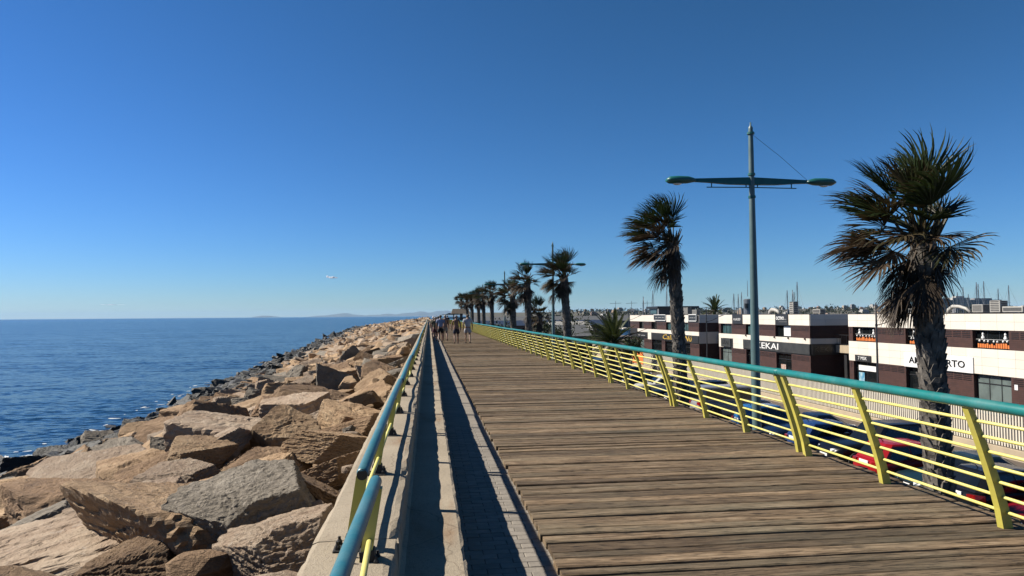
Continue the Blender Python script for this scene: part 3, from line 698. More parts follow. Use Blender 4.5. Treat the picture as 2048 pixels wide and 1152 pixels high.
def palm_trunk(rd, base, top, r0, r1, boots=True, bend=(0,0)):
    m = MB(); n = 22; pts = []; rad = []
    b, t = Vector(base), Vector(top)
    for i in range(n+1):
        u = i/n; p = b.lerp(t, u)+Vector((bend[0], bend[1], 0))*math.sin(math.pi*u)*1.; pts.append(p); rad.append((r0*(1-u)+r1*u)*(1+.05*rd.uniform(-1,1)) + (.12*(1-u*8) if u < .12 else 0))
    m.tube(pts, rad, 14)
    if boots:
        H = (t-b).length; k = 0; z = 0
        while z < H-.05:
            u = z/H; i = min(int(u*n), n-1); c = pts[i].lerp(pts[i+1], u*n-i); rr_ = rad[i]*.93; a = k*2.39996+rd.uniform(-.25,.25)
            o = Vector((math.cos(a), math.sin(a), 0)); s = Vector((-math.sin(a), math.cos(a), 0)); w = rd.uniform(.045,.075); L_ = rd.uniform(.10,.19)*(1 if u < .7 else 1.25); out = rd.uniform(.03,.07); tl = rd.uniform(-.03,.03)
            p0 = c+o*rr_; p1 = c+o*(rr_+out)+Vector((0,0,L_))+s*tl
            m.add([p0-s*w-Vector((0,0,.02)), p0+s*w-Vector((0,0,.02)), p0+s*w*.8+o*.03+Vector((0,0,L_*.35)), p0-s*w*.8+o*.03+Vector((0,0,L_*.35)), p1-s*w*.45, p1+s*w*.45, p1-o*.022+s*w*.45, p1-o*.022-s*w*.45, p0-o*.04-s*w+Vector((0,0,L_*.3)), p0-o*.04+s*w+Vector((0,0,L_*.3))],
                  [(0,1,2,3),(3,2,5,4),(4,5,6,7),(7,6,9,8),(0,3,8),(1,9,2),(3,4,7,8),(2,9,6,5)])
            k += 1; z += .0125 if u < .75 else .010
    return m
def fan_palm(seed, label, base, top, leaves, r0=.23, r1=.16, split=True, scale=1., bend=(0,0), group='fan palms along the deck'):
    rd = random.Random(seed); root = thing('fan_palm', label, 'palm tree', base, group=group)
    b, t = Vector(base), Vector(top)
    palm_trunk(rd, (0,0,0), t-b, r0, r1, bend=bend).build('trunk', MT['palm_trunk'], root)
    heart = MB(); 
    for k in range(26):
        a = k*2.4; e = rd.uniform(.5, 1.4); l = rd.uniform(.15,.4)*scale; heart.tube([(0,0,-.25+.01*k), (math.cos(a)*l*.5, math.sin(a)*l*.5, l*e*.5-.2), (math.cos(a)*l, math.sin(a)*l, l*e)], [.05,.035,.012], 5)
    crown = heart.build('crown', MT['palm_mixed'], root); crown.location = t-b
    joined = {'palm_green': MB(), 'palm_mixed': MB(), 'palm_dead': MB()}
    for (az, el, Lp, Lf, wind, grav, mt, spread) in leaves(rd):
        lf = fan_leaf(rd, az, el, Lp*scale, Lf*scale, 30 if split else 19, wind, grav, spread)
        if split: lf.build('leaf', MT[mt], crown)
        else: joined[mt].add(lf.v, lf.f)
    if not split:
        for k, j in joined.items():
            if j.v: j.build('leaves', MT[k], crown)
    return root
def lv_main(n_up, n_mid, n_low, n_skirt, wind=1., s=1., keep=.4):
    def f(rd):
        out = []
        for i in range(n_up):  out.append((rd.uniform(0, 6.28), R(rd.uniform(52, 88)), rd.uniform(.45,.75)*s, rd.uniform(.62,.85)*s, .75*wind, rd.uniform(.1,.3), rd.choice(['palm_green','palm_green','palm_mixed']), rd.uniform(38,62)))
        for i in range(n_mid):
            az = i*2.39996+rd.uniform(-.3,.3); az = az if math.cos(az) < .2 or rd.random() < keep else math.pi-az; out.append((az, R(rd.uniform(8, 48)), rd.uniform(.45,.75)*s, rd.uniform(.6,.8)*s, wind, rd.uniform(.3,.7), rd.choice(['palm_green','palm_mixed','palm_mixed','palm_dead']), rd.uniform(60,85)))
        for i in range(n_low):
            az = i*2.39996+rd.uniform(-.3,.3); az = az if math.cos(az) < .2 or rd.random() < keep else math.pi-az; out.append((az, R(rd.uniform(-40, 5)), rd.uniform(.45,.7)*s, rd.uniform(.6,.78)*s, .9*wind, rd.uniform(.8,1.3), rd.choice(['palm_mixed','palm_dead','palm_dead']), rd.uniform(60,90)))
        for i in range(n_skirt):
            az = rd.uniform(0, 6.28); out.append((az, R(rd.uniform(-82, -52)), rd.uniform(.35,.85)*s, rd.uniform(.5,.7)*s, .35*wind, rd.uniform(1.2,1.8), 'palm_dead', rd.uniform(35,65)))
        fin = []
        for (az, el, Lp, Lf, wi, gr, mt_, spd) in out:          # the windward (right) side is stripped and folded back
            if math.cos(az) > .15 and el < R(50): Lp *= .55; Lf *= .74
            fin.append((az, el, Lp, Lf, wi, gr, mt_, spd))
        return fin
    return f
fan_palm(3, 'largest windblown fan palm, its shaggy brown skirt above the white shop sign', (7.55, 9.6, STREET), (7.30, 9.6, 2.85), lv_main(10, 17, 12, 26, 1.3, 1.04, .18), .19, .15, bend=(.03,0))
fan_palm(5, 'windblown fan palm with a bare rough trunk, beside the tall lamp pole', (7.72, 20.7, STREET), (7.42, 20.7, 3.95), lv_main(9, 18, 13, 8, 1.6, 1.15, .12), .21, .16, bend=(.05,0))
fan_palm(9, 'fan palm with a dense hanging skirt in front of a lamp arm', (7.62, 37.5, STREET), (7.30, 37.5, 3.75), lv_main(11, 18, 14, 24, 1.2, 1.15), .23, .18, bend=(.05,0))
more = [(11, 'taller of the two close set fan palms', (7.5, 52.3, STREET), (7.4, 52.3, 4.1), 22), (12, 'shorter of the two close set fan palms', (6.9, 56.5, STREET), (6.75, 56.5, 3.2), 26),
        (13, 'small fan palm leaning out to the right of the close set pair', (9.0, 58.5, STREET), (9.3, 58.5, 1.7), 8),
        (14, 'slim fan palm standing alone between two lamps', (7.5, 82.9, STREET), (7.4, 82.9, 4.3), 18), (15, 'fan palm left of the slim one, with a bushy crown', (7.3, 93., STREET), (7.2, 93., 4.0), 22),
        (16, 'fan palm with a low skirt at the middle of the far clump', (7.4, 104., STREET), (7.3, 104., 4.2), 24), (17, 'fan palm behind the far lamp pole', (7.2, 116., STREET), (7.1, 116., 4.2), 20),
        (18, 'fan palm beside the shelter roof', (7.0, 128., STREET), (6.9, 128., 4.4), 18), (19, 'farthest fan palm, standing behind the shelter', (6.8, 146., STREET), (6.7, 146., 4.9), 18)]
for sd_, lb, b, t, sk in more: fan_palm(sd_, lb, b, t, lv_main(9, 16, 12, sk, 1.0, 1.25), .27, .2, split=False)

# ------------------------------------------------------------------ date palms with feather fronds
def frond(rd, az, el, L_, grav, wind, npair=38, wl=.42):
    m = MB(); d = Vector((math.cos(az)*math.cos(el), math.sin(az)*math.cos(el), math.sin(el))); p = d*.1; pts = [p.copy()]; dirs = [d.copy()]; n = 14
    for i in range(n):
        d = (d+Vector((0,0,-1))*grav*L_/n+WIND*wind*L_/n).normalized(); p = p+d*L_/n; pts.append(p.copy()); dirs.append(d.copy())
    m.tube(pts, [.03*(1-i/(n+1))+.004 for i in range(n+1)], 4)
    for k in range(npair):
        t = .12+.87*k/npair; i = min(int(t*n), n-1); c = pts[i].lerp(pts[i+1], t*n-i); dd = dirs[i]; s = dd.cross(Vector((0,0,1))); s = s.normalized() if s.length > .05 else Vector((1,0,0)); nn = s.cross(dd)
        l = wl*math.sin(math.pi*min(.96, .18+.8*t))**.6*rd.uniform(.85,1.15)
        for sg in (-1, 1):
            e = (dd*.75+s*sg*.8+nn*.35).normalized(); q = c+e*l*.5+Vector((0,0,-.03*l)); z = c+e*l+Vector((0,0,-.22*l)); w = dd*.024
            m.add([c-w, c+w, q+w*1.3, q-w*1.3, z], [(0,1,2,3),(3,2,4)])
    return m
def date_palm(seed, label, base, H, nf, L_, leanf=None, split=True):
    rd = random.Random(seed); root = thing('date_palm', label, 'palm tree', base)
    palm_trunk(rd, (0,0,0), (0,0,H), .3, .27, boots=split).build('trunk', MT['palm_trunk'], root)
    crown = MB().lathe([(.28,-.3),(.34,0),(.2,.3),(.05,.5)], n=10).build('crown', MT['palm_dead'], root); crown.location = (0,0,H)
    jg = MB(); jd = MB()
    for i in range(nf):
        az = i*2.39996; u = i/nf; el = R(80-85*u+rd.uniform(-8,8)); f = frond(rd, az, el, L_*rd.uniform(.85,1.1), .22+.2*u, .12)
        (jg if u < .85 else jd).add(f.v, f.f) if not split else f.build('leaf', MT['date_green' if u < .85 else 'palm_dead'], crown)
    if not split: jg.build('leaves', MT['date_green'], crown); jd.build('leaves', MT['palm_dead'], crown)
    return root, crown
rd = random.Random(2)
dp, cr = date_palm(31, 'bushy green feather palm growing low beside the shops', (15.9, 60, STREET), 3.7, 66, 3.2)
frond(rd, R(-12), R(28), 3.6, .05, 0).build('leaf', MT['palm_dead'], cr)
date_palm(32, 'feather palm crown showing over the shop roof', (46.4, 110, STREET+.1), 6.6, 34, 2.6, split=False)
# ------------------------------------------------------------------ slatted fence on a low wall behind the parking bays
FX = 24.2
fence = thing('slatted_fence', 'long cream slatted fence on a low wall behind the parked cars', 'fence', (FX, 40, STREET))
for k in range(24):
    y0 = 12+4.0*k; MB().cbox(FX-.11, FX+.11, y0+.006, y0+3.994, STREET-.05, STREET+.56, .012).build('wall_length', MT['cream_wall'], fence, world=True)
sm = MB().cbox(-.02, .02, -.038, .038, 0, 1.72, .004).mesh('slat', MT['slat'])
far = MB(); ys = np.arange(17.0, 107.5, .15)
for i, y in enumerate(ys):
    if 77.5 < y < 82: continue
    if i < 296:
        o = link('slat', sm, fence); o.location = Vector((FX, float(y), STREET+.60))-Vector(fence.location)
    else: far.box(FX-.02, FX+.02, y-.038, y+.038, STREET+.60, STREET+2.32)
tag(far.build('slats_beyond', MT['slat'], fence, world=True), kind='stuff')
for z in (.72, 2.12): MB().box(FX+.021, FX+.06, 17, 107.5, STREET+z, STREET+z+.06).build('rail', MT['slat'], fence, world=True)
MB().box(FX-.03, FX+.03, 77.6, 81.9, STREET+.6, STREET+2.3).build('panel', MT['orange'], fence, world=True)

# ------------------------------------------------------------------ shop blocks
BX = 33.0; T0, T1, T2, T3 = 1.6, .6, -.52, -2.05
pan = {}
def panel_mesh(w_, h_):
    k = (round(w_, 3), round(h_, 3))
    if k not in pan: pan[k] = MB().cbox(-.03, .0, .004, w_-.004, .004, h_-.004, .004).mesh('facade_panel', MT['white_panel'])
    return pan[k]
def cover(root, y0, y1, z0, z1, rows, skip=(), pw=1.2):
    """pale panels on the street face"""
    n = max(1, round((y1-y0)/pw)); w_ = (y1-y0)/n; h_ = (z1-z0)/rows
    for j in range(rows):
        for i in range(n):
            yc = y0+w_*(i+.5)
            if any(a < yc < b for a, b in skip): continue
            o = link('facade_panel', panel_mesh(w_, h_), root); o.location = Vector((BX-.002, y0+w_*i, z0+h_*j))-Vector(root.location)
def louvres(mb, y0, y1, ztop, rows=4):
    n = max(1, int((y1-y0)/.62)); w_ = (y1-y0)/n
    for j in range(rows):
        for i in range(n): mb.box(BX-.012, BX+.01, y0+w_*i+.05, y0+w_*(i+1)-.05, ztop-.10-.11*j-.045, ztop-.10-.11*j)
def opening(root, y0, y1, z0, z1, glass='glass', mull=2, depth=.26, transom=None, door=False):
    """recessed window: frame, mullions and panes"""
    f = MB(); t = .05; x = BX+depth
    f.box(x-.04, x+.04, y0, y0+t, z0, z1).box(x-.04, x+.04, y1-t, y1, z0, z1).box(x-.04, x+.04, y0+t, y1-t, z1-t, z1).box(x-.04, x+.04, y0+t, y1-t, z0, z0+t)
    ys = [y0+t+(y1-y0-2*t)*i/mull for i in range(mull+1)]
    for q in ys[1:-1]: f.box(x-.03, x+.03, q-.022, q+.022, z0+t, z1-t)
    if transom: f.box(x-.035, x+.035, y0+t, y1-t, transom-.03, transom+.03)
    fr = f.build('door' if door else 'window', MT['frame_dark'], root, world=True)
    for i in range(mull):
        p = MB().box(x-.006, x+.006, ys[i]+.022, ys[i+1]-.022, z0+t, z1-t).build('pane', MT[glass], fr); p.location = (0,0,0)
    return fr
def sign(root, y0, y1, z0, z1, m_, txts, thick=.07, name='sign'):
    s = MB().cbox(BX-.035-thick, BX-.034, y0, y1, z0, z1, .008).build(name, MT[m_], root, world=True)
    for (tx, yc, zc, size, wdt, tm_, kw) in txts:
        me = text_mesh(tx, size, MT[tm_], extrude=.012, width=wdt, **kw); me.transform(FACE_W); me.transform(Matrix.Translation((BX-.035-thick-.012, yc, zc))); link('lettering', me, s)
    return s
def shop_block(label, y0, y1, wins, doors, band2, roofx=46):
    """y0 near end, y1 far end; wins/doors: (near, far, opts)"""
    root = thing('shop_building', label, 'building', (BX, y0, STREET))
    core = MB().box(BX+.42, roofx, y0+.42, y1-.02, STREET, T0-.12); core.build('interior_shade', MT['black'], root, world=True)  # solid black block stands in for the shade inside the shops
    MB().box(BX, roofx+.2, y0, y1, T0-.12, T0-.02).build('roof', MT['kerb_stone'], root, world=True)
    MB().cbox(BX-.05, BX+.2, y0-.02, y1, T0-.018, T0+.035, .01).build('coping', MT['frame_dark'], root, world=True)
    MB().box(BX, BX+.42, y0, y1, T1, T0-.121).build('band_backing', MT['dark_panel'], root, world=True)
    MB().box(BX, BX+.42, y0, y1, T3, T2).build('band_backing', MT['dark_panel'], root, world=True)
    # end wall facing along the deck
    MB().box(BX+.421, roofx, y0, y0+.42, STREET, T0-.121).build('end_wall', MT['brown_clad'], root, world=True)
    for i in range(9):
        for j in range(2):
            m = MB().cbox(BX+.02+1.4*i, BX+1.41+1.4*i, y0-.032, y0-.002, T1+.5*j+.004, T1+.5*j+.494, .004); m.build('facade_panel', MT['white_panel'], root, world=True)
    lv = MB()
    for strip, z0, z1 in ((wins, T2, T1), (doors, STREET, T3)):
        edges = sorted([(a, b) for a, b, *_ in strip]); cur = y0
        for a, b in edges+[(y1, y1)]:
            if a-cur > .05:
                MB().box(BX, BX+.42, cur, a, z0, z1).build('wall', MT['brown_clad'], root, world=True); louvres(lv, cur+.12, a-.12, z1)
            cur = b
    tag(lv.build('louvre_slot_shade', MT['black'], root, world=True), kind='stuff')  # black bars set proud, painting the shade of recessed slots
    for a, b, kw in wins: opening(root, a, b, T2+.01, T1-.01, **kw)
    for a, b, kw in doors: opening(root, a, b, STREET+.13, T3-.01, transom=T3-.55, door=True, **kw)
    band2(root); cover(root, y0, y1, T1, T0, 2, TOPSKIP.get(label[:9], ()))
    return root
TOPSKIP = {'near shop': (), 'middle sh': ((61.3, 63.65), (70.8, 73.2)), 'far shop ': ((83.5, 86.1), (94.9, 100.))}
W = lambda a, b, **k: (a, b, dict(k))
# --- near block
def b2a(root):
    cover(root, 27.6, 52., T3, T2, 3)
    sign(root, 39.2, 45.45, -2.06, -1.08, 'white', [('AM\u00c0\u00cf PU\u00c9RTO', 42.35, -1.58, .62, 5.1, 'black', dict(bold=.008))])
    sign(root, 49.17, 51.12, -2.03, -1.56, 'dark_panel', [('7 MSK', 50.15, -1.80, .36, 1.1, 'white', {})])
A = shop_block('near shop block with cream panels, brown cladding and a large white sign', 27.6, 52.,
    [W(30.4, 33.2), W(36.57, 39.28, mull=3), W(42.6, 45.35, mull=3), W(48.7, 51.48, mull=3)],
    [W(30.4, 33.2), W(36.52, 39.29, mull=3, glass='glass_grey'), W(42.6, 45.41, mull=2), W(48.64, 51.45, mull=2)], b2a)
# window displays: orange goods and two pale mannequins behind a rail in each upper window
for (a, b) in ((36.57, 39.28), (42.6, 45.35), (48.7, 51.48)):
    r = random.Random(int(a)); gd = MB(); x = BX+.2
    for i in range(14):
        y = a+.25+(b-a-.5)*i/13; gd.box(x-.03, x+.02, y-.07, y+.055, T2+.06, T2+.2+r.uniform(.02,.16))
    d = gd.build('window_display', MT['orange'], A, world=True)
    gg = MB()
    for i in range(7): y = a+.3+(b-a-.6)*i/6+r.uniform(-.06,.06); gg.lathe([(.03,0),(.06,.05),(.05,.1),(.02,.14)], (x, y, T2+.38+r.uniform(-.03,.03)), 7)
    for y in (a+.45, b-.6): gg.lathe([(.05,0),(.11,.12),(.07,.24),(.05,.27),(.075,.33),(.06,.42),(.01,.5)], (x, y, T2+.52), 8)
    gg.bar((x, a+.06, T2+.56), (x, b-.06, T2+.56), .015, .015); g2 = gg.build('figures', MT['white'], d); g2.location = (0,0,0)
pst = MB().box(BX+.19, BX+.21, 50.4, 51.1, STREET+.2, -2.9).build('poster', mat('sea_poster', (.05,.32,.55), (.55,.75,.8), 3, .4), A, world=True)
MB().box(BX+.19, BX+.21, 49.0, 51.1, -2.75, -2.35).build('poster', MT['white'], A, world=True)
MB().cbox(BX-.03, BX, 36.05, 36.28, -2.75, -2.45, .006).build('wall_plate', MT['white'], A, world=True)
# --- middle block
def b2b(root):
    cover(root, 57.7, 77., -1.02, T2, 1); cover(root, 70.75, 77., T3, -1.02, 2, ((73.8, 76.35),))
    sign(root, 57.7, 70.7, -1.95, -1.03, 'grey_sign', [('KEKAI', 65.4, -1.50, .82, 4.5, 'white', dict(bold=.006))], .05)
    sign(root, 73.84, 76.35, -1.98, -1.04, 'grey_sign', [('IZAI', 75.1, -1.5, .6, 1.5, 'dark_panel', {})], .05)
    sign(root, 70.8, 73.19, .60, 1.58, 'dark_panel', [('A.LACED', 72., 1.08, .34, 1.7, 'white', {})])
    sign(root, 61.29, 63.65, .57, 1.58, 'dark_panel', [('OCTIVO', 62.7, 1.22, .42, 1.5, 'white', dict(bold=.012)), ('-----', 61.8, 1.15, .2, .6, 'white', {}), ('______________', 62.15, .98, .18, 1.5, 'white', {})])
    for y in (58.4, 61.3, 63.9, 67.2, 70.0): MB().cbox(BX-.16, BX-.034, y-.06, y+.06, T2-.14, T2+.0, .01).build('flood_light', MT['black'], root, world=True)
    s = MB().cbox(BX+.1, BX+2.6, 57.58, 57.66, -1.95, -1.03, .006).build('sign', MT['dark_panel'], root, world=True)
    me = text_mesh('KEKAI', .62, MT['grey_sign'], extrude=.012, width=2.0); me.transform(FACE_S); me.transform(Matrix.Translation((BX+1.35, 57.57, -1.5))); link('lettering', me, s)
    for i in range(2): MB().cbox(BX+.02+1.4*i, BX+1.41+1.4*i, 57.66, 57.69, -1.01, T2-.01, .004).build('facade_panel', MT['white_panel'], root, world=True)
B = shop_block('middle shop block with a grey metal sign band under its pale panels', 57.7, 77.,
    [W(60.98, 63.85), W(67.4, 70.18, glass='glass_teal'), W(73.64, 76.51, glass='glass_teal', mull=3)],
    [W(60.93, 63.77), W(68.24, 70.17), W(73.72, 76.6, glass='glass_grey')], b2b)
MB().box(BX+.16, BX+.2, 61.1, 62.5, T2+.1, T1-.1).build('window_display', MT['white'], B, world=True)
MB().box(BX+.17, BX+.2, 62.3, 63.2, STREET+.3, -3.1).build('poster', mat('door_poster', (.5,.2,.1), (.7,.65,.6), 6, .5), B, world=True)
# --- far block
def b2c(root):
    cover(root, 83., 108.5, -1.02, T2, 1); cover(root, 101.6, 103.3, T3, -1.02, 2)
    sign(root, 83., 101.5, -1.95, -1.03, 'dark_panel', [('Cala', 94.3, -1.5, .95, 4.2, 'gold', dict(shear=.3)), ('N\u00fa', 86.6, -1.5, .95, 2.6, 'gold', dict(shear=.3))], .05)
    sign(root, 103.4, 112.6, -1.85, -1.1, 'dark_panel', [('--- ----', 106.3, -1.5, .45, 3.6, 'white', {})], .05)
    for (a, b) in ((94.9, 100.), (83.5, 86.1)):
        s = sign(root, a, b, .82, 1.62, 'dark_panel', [('-- --- --', (a+b)/2, 1.25, .4, (b-a)*.7, 'white', {})])
        f = MB(); x = BX-.12
        for (p, q) in (((x, a, .82), (x, b, .82)), ((x, a, 1.62), (x, b, 1.62)), ((x, a, .82), (x, a, 1.62)), ((x, b, .82), (x, b, 1.62))): f.bar(p, q, .08, .08)
        f.build('frame', MT['white'], s)
    for i in range(2): MB().cbox(BX+.02+1.4*i, BX+1.41+1.4*i, 82.966, 82.99, T3+.1, T2-.01, .004).build('facade_panel', MT['white_panel'], root, world=True)
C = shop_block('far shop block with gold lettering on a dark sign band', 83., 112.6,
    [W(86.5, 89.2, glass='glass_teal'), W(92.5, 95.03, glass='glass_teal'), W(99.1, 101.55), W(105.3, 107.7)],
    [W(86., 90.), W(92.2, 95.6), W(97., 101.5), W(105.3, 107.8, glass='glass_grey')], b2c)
MB().cbox(BX-1.2, BX+1.5, 112.7, 118., -.72, -.55, .01).build('balcony', MT['white_panel'], C, world=True)
# --- bridges between the blocks
for (ya, yb, nm) in ((52., 57.7, 'pale walkway slab with a dark rail linking the near and middle shop blocks'), (77., 83., 'pale walkway slab linking the middle and far shop blocks')):
    rt = thing('walkway', nm, 'walkway', (35.6, ya, STREET))
    MB().cbox(35.3, 38., ya+.0, yb-.0, -1.75, -1.1, .01).build('slab', MT['cream_wall'], rt, world=True)
    f = MB(); f.bar((35.35, ya, -.2), (35.35, yb, -.2), .05, .05); f.bar((35.35, ya, -1.0), (35.35, yb, -1.0), .04, .04)
    for y in np.arange(ya+.2, yb, .35): f.bar((35.35, float(y), -1.1), (35.35, float(y), -.2), .025, .025)
    f.build('guard_rail', MT['frame_dark'], rt, world=True)
    MB().box(38., 46, ya, yb, STREET, T0-.4).build('back_wall', MT['dark_panel'], rt, world=True)
    for y in (ya+1.2, yb-1.2): MB().box(35.5, 35.9, y-.2, y+.2, STREET, -1.75).build('column', MT['dark_panel'], rt, world=True)
# --- plant on the roofs
def ac_unit(label, x, y, w_, h_, grp=None, fan=True):
    rt = thing('air_conditioner', label, 'air conditioner', (x, y, T0-.02), group=grp)
    MB().cbox(-.3, .3, -w_/2, w_/2, .08, h_, .02).build('casing', MT['ac'], rt)
    MB().box(-.25, .25, -w_/2+.05, -w_/2+.12, 0, .08).box(-.25, .25, w_/2-.12, w_/2-.05, 0, .08).build('feet', MT['frame_dark'], rt)
    if fan:
        g = MB()
        for i in range(6): z = .16+(h_-.26)*i/5; g.box(-.315, -.302, -w_/2+.08, w_/2-.08, z, z+(h_-.26)/9)
        for i in range(6): z = .16+(h_-.26)*i/5; g.box(-.2, .2, -w_/2-.012, -w_/2-.002, z, z+(h_-.26)/9)
        g.build('grille', MT['grille'], rt)
    return rt
U = [('tall pale cooling unit on the near roof, left of the palm trunk', 51.8, .8, .95), ('low cooling unit in front of the tall one on the near roof', 50.5, 1.3, .42),
     ('wide slatted cooling unit on the near roof beside a white duct', 43.9, .95, .62), ('tallest square cooling unit on the near roof', 42.4, .85, .85), ('pair casing unit at the end of the near roof', 41.0, 1.6, .45)]
for lb, y, w_, h_ in U: ac_unit(lb, 37.6, y, w_, h_)
for lb, y, w_, h_ in (('white louvred vent tower on the middle roof', 68.7, .75, 1.3), ('grey cooling unit on the middle roof near its end wall', 64., 1.3, .5), ('brown cooling unit on the far roof', 99.2, 2.2, 1.1), ('low cooling unit on the far roof beside the trunk', 95.5, 1.6, .7)): ac_unit(lb, 37.6, y, w_, h_)
for lb, x, y, r_ in (('curved white duct on the near roof', 37.2, 45.4, .13), ('round curved duct on the middle roof', 37.2, 72., .22)):
    d = thing('roof_duct', lb, 'duct', (x, y, T0-.02)); MB().tube([(0,1.1,0),(0,1.0,.30),(0,.6,.52),(0,0,.5),(0,-.6,.36),(0,-1.,.1)], [r_,r_,r_,r_*.9,r_*.8,r_*.7], 10).build('pipe', MT['ac'], d, smooth=True)
    MB().lathe([(r_*1.2,0),(r_*1.2,.05)], (0,1.1,0), 10).build('flange', MT['ac'], d)
pt = thing('roof_hut', 'dark flat roofed hut standing on the far shop roof', 'hut', (38, 114, T0))
MB().box(36, 42, 107., 111.8, T0-.03, 2.6).build('wall', MT['dark_panel'], pt, world=True); MB().cbox(35.6, 42.4, 106.4, 112.2, 2.6, 2.95, .02).build('roof', MT['frame_dark'], pt, world=True)
MB().box(35.95, 36., 108, 111, 1.8, 2.4).build('window', MT['glass_teal'], pt, world=True); MB().bar((35.8, 106.6, T0), (35.8, 106.6, 2.6), .12, .12).build('post', MT['white'], pt, world=True)
# --- single-arm street lamps along the promenade behind the fence
for lb, x, y in (('grey single arm street lamp in front of the door with a blue poster', 25.3, 37.2), ('grey single arm street lamp in front of the gap before the middle block', 25.3, 61.8), ('grey single arm street lamp before the far end of the shops', 25.3, 87.)):
    rt = thing('street_lamp', lb, 'street lamp', (x, y, STREET+.12))
    MB().lathe([(.10,0),(.09,.4),(.06,.5),(.045,6.6),(.03,6.75)], n=10).build('pole', MT['frame_dark'], rt, smooth=True)
    MB().tube([(0,0,5.45),(.6,0,5.6),(1.3,0,5.95)], [.028,.024,.02], 6).build('arm', MT['frame_dark'], rt)
    h = MB(); h.hexa([(1.2,-.10,5.88),(1.85,-.09,6.12),(1.85,.09,6.12),(1.2,.10,5.88),(1.2,-.07,5.96),(1.85,-.06,6.2),(1.85,.06,6.2),(1.2,.07,5.96)]); h.build('lamp_head', MT['ac'], rt)
    MB().lathe([(.07,5.38),(.07,5.52)], n=8).build('collar', MT['frame_dark'], rt)
